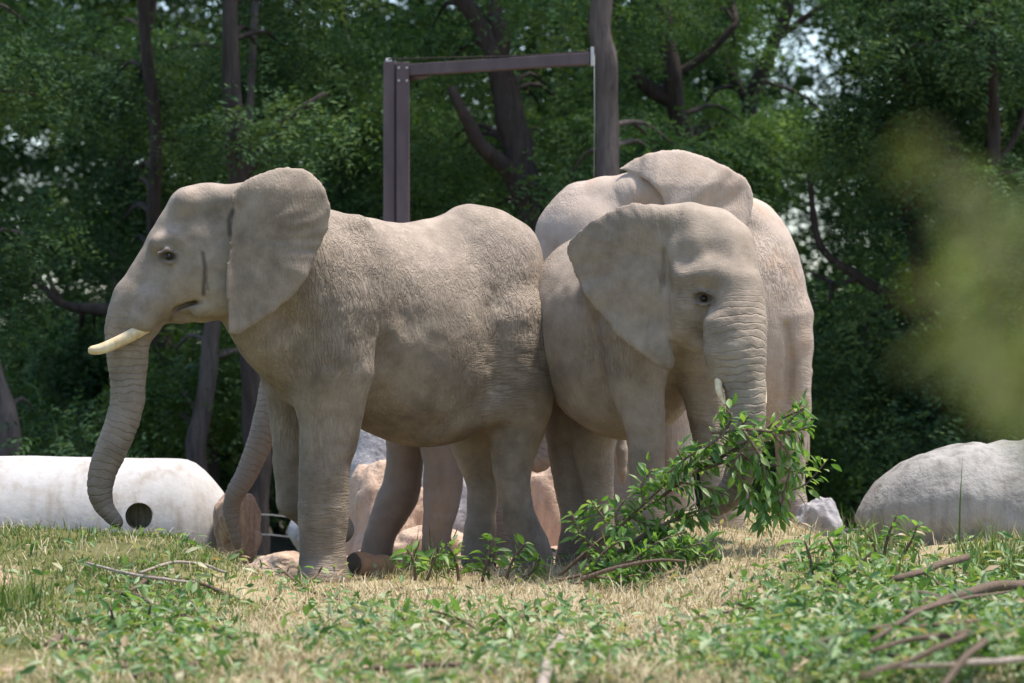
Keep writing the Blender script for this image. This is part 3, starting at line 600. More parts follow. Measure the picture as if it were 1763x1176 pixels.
# ------------------------------------------------------------------ elephants: one continuous skin each, grown from a distance field
class Field:
    def __init__(s, lo, hi, h=.014):
        s.lo = np.array(lo, float); s.h = h; s.n = np.ceil((np.array(hi) - s.lo) / h).astype(int) + 1
        s.ax = [s.lo[i] + h * np.arange(s.n[i]) for i in range(3)]; s.d = np.full(s.n, 1.0, np.float32)
    def sub(s, lo, hi):
        a = np.clip(np.floor((np.array(lo) - s.lo) / s.h).astype(int), 0, s.n - 1); b = np.clip(np.ceil((np.array(hi) - s.lo) / s.h).astype(int) + 1, 1, s.n)
        sl = tuple(slice(a[i], b[i]) for i in range(3))
        g = [s.ax[i][sl[i]].astype(np.float32) for i in range(3)]
        return sl, g[0][:, None, None], g[1][None, :, None], g[2][None, None, :]
    @staticmethod
    def smin(a, b, k):
        if k <= 0: return np.minimum(a, b)
        h = np.maximum(k - np.abs(a - b), 0) / k; return np.minimum(a, b) - h * h * k * .25
    @staticmethod
    def chain_d(X, Y, Z, rows, k):
        d = None
        for (p, q) in zip(rows[:-1], rows[1:]):
            ab = [q[i] - p[i] for i in range(3)]; L = sum(c * c for c in ab) + 1e-9
            ax, ay, az = X - p[0], Y - p[1], Z - p[2]
            t = np.clip((ax * ab[0] + ay * ab[1] + az * ab[2]) / L, 0, 1)
            e = np.sqrt((ax - t * ab[0]) ** 2 + (ay - t * ab[1]) ** 2 + (az - t * ab[2]) ** 2) - (p[3] + t * (q[3] - p[3]))
            d = e if d is None else Field.smin(d, e, k)
        return d
    def chain(s, rows, k=.05, n=0, ki=.02):
        rows = np.asarray(rows, float)
        if n: rows = catmull(rows, n)
        m = rows[:, 3].max() + k + .03
        sl, X, Y, Z = s.sub(rows[:, :3].min(0) - m, rows[:, :3].max(0) + m)
        s.d[sl] = s.smin(s.d[sl], s.chain_d(X, Y, Z, rows, ki), k)
    def cut(s, rows, k=.03, n=0):
        rows = np.asarray(rows, float)
        if n: rows = catmull(rows, n)
        m = rows[:, 3].max() + k + .03
        sl, X, Y, Z = s.sub(rows[:, :3].min(0) - m, rows[:, :3].max(0) + m)
        s.d[sl] = -s.smin(-s.d[sl], s.chain_d(X, Y, Z, rows, .01), k)
    def ell(s, c, rad, A, k=.08):
        """A: rows are the ellipsoid's axes."""
        A = np.asarray(A, float); rad = np.asarray(rad, float); ext = np.sqrt(((A * rad[:, None]) ** 2).sum(0)) + k + .03
        sl, X, Y, Z = s.sub(np.array(c) - ext, np.array(c) + ext)
        x, y, z = X - c[0], Y - c[1], Z - c[2]; k0 = 0; k1 = 0
        for i in range(3):
            u = A[i, 0] * x + A[i, 1] * y + A[i, 2] * z; k0 = k0 + (u / rad[i]) ** 2; k1 = k1 + (u / rad[i] ** 2) ** 2
        k0 = np.sqrt(k0); k1 = np.sqrt(k1) + 1e-6
        s.d[sl] = s.smin(s.d[sl], k0 * (k0 - 1) / k1, k)
    def sheet(s, poly, Yf, th, k, ppm):
        """An ear: a thick sheet with the given outline, its face at depth Yf(px, py)."""
        poly = catmull(np.array(list(poly) + [poly[0]], float), 4)[:-1]
        ys = Yf(poly[:, 0], poly[:, 1]); lo3 = np.array([P(a, b, c) for (a, b), c in zip(poly, ys)]); m = .12
        sl, X, Y, Z = s.sub(lo3.min(0) - m, lo3.max(0) + m)
        sh = np.broadcast_shapes(X.shape, Y.shape, Z.shape)
        u = np.broadcast_to(X / Y * F + CX, sh); w = np.broadcast_to(HY + (H - Z) / Y * F, sh)
        best = np.full(sh, 1e9, np.float32); ins = np.zeros(sh, bool); n = len(poly)
        for i in range(n):
            a, b = poly[i], poly[(i + 1) % n]; ex, ey = b - a; wx, wy = u - a[0], w - a[1]
            t = np.clip((wx * ex + wy * ey) / (ex * ex + ey * ey + 1e-9), 0, 1)
            best = np.minimum(best, (wx - t * ex) ** 2 + (wy - t * ey) ** 2)
            c = (a[1] > w) != (b[1] > w)
            ins ^= c & (u < (b[0] - a[0]) * (w - a[1]) / (b[1] - a[1] + 1e-12) + a[0])
        d2 = np.sqrt(best) / ppm * np.where(ins, -1, 1)
        c = np.abs(Y - Yf(u, w)) * .9 - th
        d = -s.smin(-d2, -c, .03)
        s.d[sl] = s.smin(s.d[sl], d.astype(np.float32), k)
    def mesh(s):
        d = s.d; n = s.n - 1; sg = d < 0
        cnt = np.zeros(n, np.int8)
        for i in (0, 1):
            for j in (0, 1):
                for k in (0, 1): cnt += sg[i:n[0] + i, j:n[1] + j, k:n[2] + k]
        act = np.argwhere((cnt > 0) & (cnt < 8)); idm = np.full(n, -1, np.int32); idm[tuple(act.T)] = np.arange(len(act))
        corner = [(i, j, k) for i in (0, 1) for j in (0, 1) for k in (0, 1)]
        val = {c: d[act[:, 0] + c[0], act[:, 1] + c[1], act[:, 2] + c[2]] for c in corner}
        acc = np.zeros((len(act), 3)); w = np.zeros(len(act))
        for c in corner:
            for a in range(3):
                if c[a]: continue
                e = list(c); e[a] = 1; e = tuple(e); va, vb = val[c], val[e]; m = (va < 0) != (vb < 0)
                t = np.where(m, va / np.where(m, va - vb, 1), 0); p = np.array(c, float)[None] + np.eye(3)[a][None] * t[:, None]
                acc += p * m[:, None]; w += m
        v = s.lo + (act + acc / w[:, None]) * s.h
        quads = []
        for a in range(3):
            b, c = (a + 1) % 3, (a + 2) % 3
            lo = [slice(None)] * 3; hi = [slice(None)] * 3; lo[a] = slice(0, -1); hi[a] = slice(1, None)
            x = sg[tuple(lo)] != sg[tuple(hi)]; pos = np.argwhere(x); pos = pos[(pos[:, b] > 0) & (pos[:, c] > 0) & (pos[:, b] < n[b]) & (pos[:, c] < n[c])]
            inside = sg[tuple(pos.T)]; eb, ec = np.eye(3, dtype=int)[b], np.eye(3, dtype=int)[c]
            ids = [idm[tuple(q.T)] for q in (pos - eb - ec, pos - ec, pos, pos - eb)]
            f = np.stack(ids, 1); f[~inside] = f[~inside][:, ::-1]; quads.append(f)
        q = np.concatenate(quads); q = q[(q >= 0).all(1)]
        # one pass of relaxation to even the quads out
        for _ in range(2):
            s_ = np.zeros_like(v); c_ = np.zeros(len(v))
            for i in range(4):
                np.add.at(s_, q[:, i], v[q[:, (i + 1) % 4]]); np.add.at(c_, q[:, i], 1)
            v = v * .55 + .45 * s_ / np.maximum(c_, 1)[:, None]
        return v, q
def vnormals(v, q):
    fn = np.cross(v[q[:, 2]] - v[q[:, 0]], v[q[:, 3]] - v[q[:, 1]]); n = np.zeros_like(v)
    for i in range(4): np.add.at(n, q[:, i], fn)
    return n / (np.linalg.norm(n, axis=1)[:, None] + 1e-12)
def seg_dist(p, rows):
    """Distance to a polyline, arc length there, and the radius there."""
    best = np.full(len(p), 1e9); arc = np.zeros(len(p)); rad = np.ones(len(p)); L0 = 0
    for a, b in zip(rows[:-1], rows[1:]):
        ab = b[:3] - a[:3]; L = np.linalg.norm(ab); t = np.clip(((p - a[:3]) @ ab) / (L * L + 1e-9), 0, 1)
        d = np.linalg.norm(p - a[:3] - t[:, None] * ab, axis=1); m = d < best
        best[m] = d[m]; arc[m] = L0 + t[m] * L; rad[m] = a[3] + t[m] * (b[3] - a[3]); L0 += L
    return best, arc, rad

class Elephant:
    """Body axis starts at (x0, y0) at the shoulder and runs to the rump at angle a (radians from +X towards +Y)."""
    def __init__(s, px0, Y0, ang, box):
        s.o = np.array([PX(px0, Y0), Y0]); s.u = np.array([math.cos(ang), math.sin(ang)]); s.t = np.array([math.sin(ang), -math.cos(ang)])
        lo = np.array([P(box[0], box[3], box[4]), P(box[0], box[3], box[5]), P(box[1], box[2], box[4]), P(box[1], box[2], box[5])])
        s.f = Field(lo.min(0), lo.max(0)); s.A = np.array([[s.u[0], s.u[1], 0], [s.t[0], s.t[1], 0], [0, 0, 1]]); s.trunk = None; s.ears = []
    def Y(s, px, t=0.0):
        k = (px - CX) / F; a = (k * s.o[1] - k * t * math.cos(math.atan2(s.u[1], s.u[0])) - s.o[0] - t * s.t[0]) / (s.u[0] - k * s.u[1])
        return s.o[1] + a * s.u[1] + t * s.t[1]
    def b(s, px, py, t, r=None):
        """A point of the body at lateral offset t (metres, + is the near flank)."""
        Y = s.Y(px, t); p = P(px, py, Y); return p if r is None else (p.x, p.y, p.z, r / F * Y)
    @staticmethod
    def h(px, py, Y, r): p = P(px, py, Y); return (p.x, p.y, p.z, r / F * Y)
    def rows(s, pts): return [s.b(*p) for p in pts]
    def hrows(s, pts): return [s.h(*p) for p in pts]
    def be(s, px, py, t, ra, rl, rv, k=.12):
        """Ellipsoid in the body's axes: half length, half width (metres) and half height (px)."""
        p = s.b(px, py, t); s.f.ell(p, (ra, rl, rv / F * p.y), s.A, k)
    def he(s, px, py, Y, rx, rz, rd, rot=0, k=.06):
        """Ellipsoid facing the viewer: half axes rx, rz in px, rd depth in px, turned by rot degrees (clockwise in the picture)."""
        c, n = math.cos(R(rot)), math.sin(R(rot)); A = [[c, 0, -n], [0, 1, 0], [n, 0, c]]; q = 1 / F * Y
        s.f.ell(P(px, py, Y), (rx * q, rd * q, rz * q), A, k)
    def ear(s, poly, Yf, th, k, ppm, hub):
        s.f.sheet(poly, Yf, th, k, ppm); s.ears.append((np.array(poly, float), Yf, th, hub))
    def slot(s, pts, Y0, Y1, r, k=.015):
        """A groove that runs in from the viewer's side, following pts (px, py)."""
        for t in np.linspace(0, 1, max(2, int(abs(Y1 - Y0) / .015) + 1)): s.f.cut([s.h(a, b, Y0 + (Y1 - Y0) * t, r) for a, b in pts], k)
    def finish(s, label, mat, base, stains=(), eye=None, tusks=(), nails=(), dust=.5, spots=(), headx=None, level=None, group='elephants standing on the mound'):
        v, q = s.f.mesh(); n = vnormals(v, q)
        loc = Vector(base); root = empty('elephant', loc, label=label, cat='elephant', group=group)
        st = (v[:, :2] - s.o) @ s.u; la = (v[:, :2] - s.o) @ s.t; bc = np.stack([st, la, v[:, 2]], 1)
        px = v[:, 0] / v[:, 1] * F + CX; py = HY + (H - v[:, 2]) / v[:, 1] * F
        ring = np.zeros(len(v)); rw = np.zeros(len(v)); low = np.zeros(len(v))
        if s.trunk is not None:
            dd, arc, rad = seg_dist(v, s.trunk); rw = 1 - ss(1.02, 1.5, dd / rad); rw *= ss(0, .22, arc); ring = arc; low = rw * ss(.5, 1.5, arc)
        hz = v[:, 2] - loc.z; legs = 1 - ss(.45, .95, hz)
        wr = np.clip(.20 + .9 * vnoise(bc * [1.9, 1.9, 1.9], 3) + sum([a_ * np.exp(-((px - sx_) / sr_) ** 2 - ((py - sy_) / sr_) ** 2) for sx_, sy_, sr_, a_ in spots]), 0, 1); wr = np.maximum(wr * (1 - .75 * rw), 0)
        lev = level(px, py) if level is not None else np.zeros(len(v)); lev = np.clip(np.maximum(lev, legs * .8) + .15 * vnoise(bc * 3, 8), 0, 1)
        # loose skin: slow lumps and real folds, cut by displacement along the normal
        wr = np.clip(wr, 0, 1); fold = np.abs(vnoise(np.stack([st * 15 + v[:, 2] * 5, la * 8, v[:, 2] * 5.5], 1) + .4 * vnoise(bc * 5, 1)[:, None], 21)); fl = np.abs(vnoise(np.stack([st * 5, la * 5, v[:, 2] * 18], 1) + .4 * vnoise(bc * 5, 2)[:, None], 22))
        g1 = (1 - ss(0, .28, fold)) * (1 - lev); g2 = (1 - ss(0, .28, fl)) * lev
        disp = .007 * vnoise(bc * 5.5, 31) + .004 * vnoise(bc * 13, 32) - .0036 * (g1 + g2) * (np.maximum(wr, .75 * legs) * (1 - rw)) + .004 * vnoise(np.stack([st * 5, la * 5, v[:, 2] * 16], 1), 91) * legs
        if s.trunk is not None:
            disp = disp - .0045 * rw * (1 - ss(0, .5, np.abs(np.sin((ring + .02 * vnoise(bc * 6, 9)) * math.pi / .046))))
        for poly, Yf, th, hub in s.ears:
            lo, hi = poly.min(0) - 12, poly.max(0) + 12; m = (px > lo[0]) & (px < hi[0]) & (py > lo[1]) & (py < hi[1]) & (np.abs(v[:, 1] - Yf(px, py)) < th * 2.2)
            dx, dy = px - hub[0], py - hub[1]; fan = np.arctan2(dy, dx); rr = np.hypot(dx, dy)
            rib = .0028 * np.sin(fan * 30 + 4.5 * vnoise(bc * 3, 77)) * ss(60, 150, rr) + .0022 * vnoise(np.stack([fan * 16, rr * .012, fan * 0], 1), 78) + .005 * vnoise(bc * 7, 79)
            disp = np.where(m, rib, disp); wr = np.where(m, .22, wr); lev = np.where(m, .15, lev)
        v = v + n * disp[:, None]
        stn = np.zeros(len(v))
        for pts, w, ymax, amt in stains:
            pts = np.array(pts, float); r3 = np.column_stack([pts, np.zeros(len(pts)), np.ones(len(pts))]); r3 = r3[:, [0, 1, 2, 3]]
            d_, _, _ = seg_dist(np.stack([px, py + 3 * vnoise(bc * 14, 40), np.zeros(len(v))], 1), r3); stn = np.maximum(stn, amt * (1 - ss(w * .2, w * 1.5, d_)) * (v[:, 1] < ymax))
        me = mesh_np('body', v - np.array(loc), q)
        du = np.clip(dust * ss(-.1, .95, n[:, 2]) + .12 * vnoise(bc * 2, 50), 0, 1); mud = np.clip(low * .9 + .55 * (1 - ss(.05, .45, hz)) * (1 - rw), 0, 1)
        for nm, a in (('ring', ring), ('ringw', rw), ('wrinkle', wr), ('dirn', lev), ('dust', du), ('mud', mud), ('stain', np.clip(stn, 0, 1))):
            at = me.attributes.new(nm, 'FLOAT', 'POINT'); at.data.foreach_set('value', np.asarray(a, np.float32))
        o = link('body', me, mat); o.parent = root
        for (ex, ey, eY, er) in (eye or ()):
            c = P(ex, ey, eY); r = er / F * eY; th = np.linspace(0, 2 * np.pi, 20, endpoint=False); vv = []; qq = []
            for i, ph in enumerate(np.linspace(.001, np.pi - .001, 12)):
                for a in th: vv.append((c.x + r * math.sin(ph) * math.cos(a), c.y + r * .9 * math.cos(ph), c.z + r * math.sin(ph) * math.sin(a)))
            qq = [(i * 20 + j, i * 20 + (j + 1) % 20, (i + 1) * 20 + (j + 1) % 20, (i + 1) * 20 + j) for i in range(11) for j in range(20)]
            mb = MB(); mb.add(vv, qq); mb.build('eye', M['eye'], root, loc)
        for (nx_, ny_, nY, nr) in nails:
            c = P(nx_, ny_, nY); r = nr / F * nY; vv = []
            for i in range(8):
                ph = math.pi * i / 7
                for j in range(14): a = 2 * math.pi * j / 14; vv.append((c.x + r * math.sin(ph) * math.cos(a), c.y + r * .45 * math.sin(ph) * math.sin(a), c.z + r * 1.1 * math.cos(ph)))
            mb = MB(); mb.add(vv, [(i * 14 + j, i * 14 + (j + 1) % 14, (i + 1) * 14 + (j + 1) % 14, (i + 1) * 14 + j) for i in range(7) for j in range(14)]); mb.build('toenail', M['nail'], root, loc)
        for tk in tusks:
            r_ = catmull(np.array(s.hrows(tk)), 6); mb = MB(); mb.tube(r_[:, :3], r_[:, 3], sides=16); mb.build('tusk', M['ivory'], root, loc)
        return root

def left_elephant():
    e = Elephant(515, 22.3, R(35), (140, 990, 270, 1030, 20.95, 24.1)); f = e.f; yh = 21.85
    # trunk of the body
    e.be(690, 572, 0, .78, .50, 172, .1); e.be(738, 640, 0, .60, .46, 128, .15); e.be(832, 505, 0, .43, .43, 144, .2)
    e.be(588, 530, 0, .46, .43, 150, .2); e.be(560, 600, .0, .40, .36, 110, .12); e.be(860, 610, .0, .36, .38, 130, .15)
    f.chain(e.rows([(560, 420, 0, 48), (640, 425, 0, 36), (705, 424, 0, 32), (800, 400, 0, 40), (880, 430, 0, 42)]), .16)
    # near foreleg, shoulder blade and elbow
    f.chain(e.rows([(560, 540, .24, 92), (566, 640, .27, 74), (568, 715, .27, 55), (560, 800, .27, 45), (557, 850, .27, 43.5), (556, 895, .27, 42), (556, 945, .27, 37.5), (557, 990, .27, 43)]), .05, 3)
    f.chain(e.rows([(604, 540, .38, 46), (609, 640, .43, 36), (598, 730, .36, 26)]), .04)
    f.chain(e.rows([(556, 1003, .27, 45), (550, 1003, .32, 40)]), .03)
    # far foreleg, lifted and folded at the wrist
    f.chain(e.rows([(505, 600, -.25, 66), (502, 700, -.27, 42), (503, 790, -.28, 32), (502, 862, -.28, 27)]), .05, 3)
    f.chain(e.rows([(503, 860, -.28, 27), (540, 895, -.28, 26), (582, 910, -.28, 28)]), .03)
    # hind legs
    f.chain(e.rows([(868, 570, .20, 92), (884, 660, .27, 73), (889, 725, .27, 52), (884, 775, .27, 39), (882, 828, .27, 30), (896, 890, .27, 27), (912, 935, .27, 30), (920, 968, .27, 34)]), .06, 3)
    f.chain(e.rows([(810, 680, -.25, 60), (815, 770, -.27, 36), (830, 830, -.27, 27), (829, 890, -.27, 26), (824, 935, -.27, 29), (824, 965, -.27, 32)]), .05, 3)
    # flank fold running from the belly to the thigh, and the groin
    f.chain(e.rows([(735, 745, .18, 12), (790, 728, .28, 16), (845, 700, .34, 30)]), .12)
    f.cut(e.rows([(668, 570, .52, 9), (664, 630, .50, 17), (652, 690, .47, 21), (636, 740, .40, 18)]), .06)
    f.cut(e.rows([(852, 474, .44, 2.5), (850, 500, .45, 4), (853, 526, .45, 2.5)]), .025)
    f.cut(e.rows([(838, 690, .46, 2.5), (845, 760, .38, 5)]), .05)
    for k_ in range(7):       # loose folds behind the shoulder
        a, b_ = 628 + 11 * k_, 462 + 9 * k_
        f.cut(e.rows([(a, b_, .475, 2.2), (a + 9, b_ + 32, .49, 4), (a + 14, b_ + 66, .49, 2.2)]), .025)
    f.chain(e.rows([(612, 400, .26, 30), (646, 470, .38, 24), (655, 560, .42, 20)]), .09)
    f.cut(e.rows([(700, 470, .615, 32), (722, 545, .64, 34)]), .14)
    # neck
    f.chain([e.h(405, 440, 21.95, 98), e.h(480, 460, 22.1, 112), e.h(560, 500, 22.3, 118)], .12)
    f.chain([e.h(420, 520, 21.92, 52), e.h(470, 580, 22.05, 62), e.h(520, 640, 22.25, 60)], .08)
    f.chain([e.h(400, 345, 21.9, 26), e.h(480, 360, 22.0, 36), e.h(560, 400, 22.2, 36)], .08)
    # head
    e.he(362, 410, yh, 82, 84, 68, -12); f.chain([e.h(326, 352, yh - .12, 30), e.h(326, 352, yh + .12, 30)], .05); f.chain([e.h(366, 352, yh - .1, 33), e.h(366, 352, yh + .1, 33)], .05)
    f.chain([e.h(330, 372, yh, 47), e.h(296, 428, yh, 46), e.h(264, 490, yh, 47), e.h(236, 545, yh, 45)], .05)
    e.he(330, 470, yh - .02, 62, 72, 60, 12); e.he(290, 500, yh, 46, 52, 54, 25)
    f.chain([e.h(372, 460, yh - .10, 48), e.h(380, 490, yh - .12, 40)], .05)       # cheek bone by the ear
    f.chain([e.h(272, 418, yh - .165, 13), e.h(304, 414, yh - .185, 12), e.h(330, 428, yh - .17, 11)], .07)   # brow
    f.chain([e.h(262, 520, yh - .13, 31), e.h(246, 552, yh - .155, 24)], .04); f.chain([e.h(262, 520, yh + .13, 31), e.h(246, 552, yh + .155, 24)], .04)   # tusk sockets
    f.chain([e.h(398, 512, yh, 40), e.h(350, 532, yh, 24), e.h(312, 542, yh, 15), e.h(288, 547, yh, 10)], .02)         # lower jaw
    f.chain([e.h(398, 512, yh - .13, 34), e.h(345, 530, yh - .10, 19)], .02)
    tr = e.hrows([(240, 520, yh, 48), (222, 565, yh, 40), (219, 610, yh, 34.5), (220, 655, yh - .01, 30), (218, 700, yh - .03, 28.5), (203, 750, yh - .05, 27.5), (183, 796, yh - .07, 25), (172, 835, yh - .08, 20.5), (176, 866, yh - .08, 16.5), (190, 886, yh - .08, 13), (205, 900, yh - .08, 9.5)])
    tr = catmull(np.array(tr), 4); f.chain(tr, .04); e.trunk = tr
    f.chain([e.h(352, 352, yh - .05, 32), e.h(395, 346, 21.72, 27), e.h(436, 334, 21.66, 24)], .06)
    # hollows: temple, cheek, eye, mouth line
    f.cut([e.h(335, 375, yh - .33, 24), e.h(372, 385, yh - .345, 26)], .07)
    f.cut([e.h(283, 446, yh - .262, 9), e.h(297, 448, yh - .268, 8)], .035)
    e.slot([(338, 520), (322, 524), (306, 530), (296, 541), (290, 556)], yh - .26, yh - .09, 2.6)
    f.chain([e.h(272, 437, yh - .218, 3.4), e.h(288, 430, yh - .234, 3.6), e.h(305, 438, yh - .228, 3)], .02); f.chain([e.h(275, 449, yh - .218, 3.2), e.h(290, 453, yh - .230, 3.4), e.h(306, 446, yh - .228, 3)], .02)
    # ears
    poly = [(392, 578), (389, 500), (390, 440), (396, 392), (400, 360), (396, 338), (418, 311), (460, 292), (502, 286), (536, 297), (560, 322), (571, 356), (566, 396), (549, 434), (533, 472), (510, 506), (476, 536), (440, 560), (412, 577)]
    def Yf(u, w):
        top = np.clip((330 - w) / 60, 0, 2); edge = np.clip((u - 470) / 100, 0, 1.4)
        fan = np.arctan2(w - 400, u - 385)
        return 21.545 + .10 * np.clip((u - 390) / 180, 0, 1) + .10 * top ** 1.5 - .05 * np.sin(np.clip((u - 395) / 170, 0, 1) * math.pi) + .014 * edge * np.sin(fan * 8 + .6 + 1.5 * np.sin(u * .02 - w * .016)) + .012 * np.sin(w * .055 + u * .02) * edge - .10 * np.clip((400 - u) / 25, -.2, .6)
    e.ear(poly, Yf, .015, .035, 275, (392, 420))
    f.chain([e.h(398, 350, 21.66, 20), e.h(402, 400, 21.66, 20), e.h(398, 450, 21.64, 16)], .05)
    f.cut([e.h(402, 356, 21.53, 4), e.h(393, 372, 21.535, 6), e.h(392, 396, 21.54, 4.5), e.h(388, 440, 21.54, 3.5), e.h(385, 520, 21.56, 3)], .02)
    e.finish('elephant facing left with a pale tusk and a wide spread ear, trunk hanging straight down', M['skin_a'], (PX(557, 22.1), 22.1, 0.0),
             stains=[([(349, 434), (353, 460), (351, 488), (350, 506)], 3.8, yh - .05, .8), ([(355, 475), (358, 498)], 2.2, yh - .05, .6), ([(282, 441), (290, 440), (299, 443)], 10, yh - .1, .72), ([(400, 364), (394, 380), (396, 402)], 4.5, yh - .05, .8), ([(346, 520), (320, 526), (301, 532), (293, 550)], 4, yh - .02, .45)],  # temple streaks; shade painted into eye hollow and ear crease; mouth line darkened
             nails=[(526, 1000, 21.93, 8), (545, 1003, 21.90, 9), (567, 1003, 21.90, 9), (588, 1000, 21.94, 8)],
             eye=[(290, 442, yh - .230, 5.6)], tusks=[[(252, 562, yh - .155, 11.5), (232, 574, yh - .175, 11), (205, 588, yh - .20, 10.5), (176, 600, yh - .22, 9.5), (158, 603, yh - .225, 7.5), (152, 603, yh - .226, 4)], [(252, 562, yh + .155, 11), (230, 570, yh + .18, 10), (205, 582, yh + .2, 8)]],
             level=lambda a, b: ss(780, 860, a) * ss(560, 640, b) * .9, dust=.6, spots=[(660, 520, 75, .8), (890, 640, 70, .8), (760, 430, 60, -.3), (600, 780, 60, .3)])

def hidden_elephant():
    e = Elephant(590, 24.9, R(12), (370, 980, 400, 1010, 23.7, 26.0)); f = e.f; yh = 24.55
    e.be(740, 600, 0, .72, .44, 150, .1); e.be(640, 560, 0, .4, .38, 130, .15); e.be(850, 590, 0, .38, .38, 140, .15)
    f.chain(e.rows([(690, 640, -.20, 60), (697, 760, -.22, 32), (693, 835, -.22, 33), (678, 870, -.22, 32), (655, 920, -.22, 26), (645, 972, -.22, 28)]), .05, 3)
    f.chain(e.rows([(745, 640, .20, 60), (758, 775, .22, 34), (763, 825, .22, 34), (759, 870, .22, 30), (751, 930, .22, 24), (751, 968, .22, 28)]), .05, 3)
    f.chain(e.rows([(860, 640, .2, 60), (870, 760, .22, 34), (860, 850, .22, 27), (868, 965, .22, 28)]), .05, 3)
    f.chain(e.rows([(840, 640, -.2, 60), (846, 760, -.22, 34), (838, 850, -.22, 27), (842, 955, -.22, 28)]), .05, 3)
    f.chain([e.h(555, 520, 24.6, 80), e.h(600, 540, 24.8, 95), e.h(650, 560, 24.95, 100)], .1)
    e.he(540, 510, yh, 62, 78, 58, -10); f.chain([e.h(535, 500, yh, 50), e.h(512, 560, yh, 40), e.h(490, 610, yh, 30)], .05)
    f.chain([e.h(560, 590, yh, 30), e.h(530, 620, yh, 16)], .04)
    tr = catmull(np.array(e.hrows([(500, 575, yh, 36), (483, 625, yh, 28), (474, 665, yh, 26), (466, 700, yh - .02, 24.5), (448, 760, yh - .05, 21.5), (425, 815, yh - .08, 18.5), (404, 855, yh - .1, 15.5), (398, 885, yh - .1, 11.5), (405, 915, yh - .1, 8.5), (409, 942, yh - .1, 6)])), 4)
    f.chain(tr, .04); e.trunk = tr
    poly = [(560, 640), (556, 560), (560, 480), (600, 440), (660, 440), (700, 490), (690, 560), (650, 610), (600, 650)]
    f.sheet(poly, lambda u, w: 24.36 + .12 * np.clip((u - 560) / 140, 0, 1) + .02 * np.sin(u * .05 + w * .03), .02, .04, 240)
    e.finish('elephant mostly hidden behind the tusked left elephant, its curved trunk reaching down', M['skin_d'], (PX(751, 24.7), 24.7, P(751, 990, 24.7).z),
             tusks=[[(500, 640, yh - .12, 7), (490, 660, yh - .15, 6), (482, 668, yh - .17, 5)]], eye=[(520, 560, yh - .2, 6)], dust=.3)

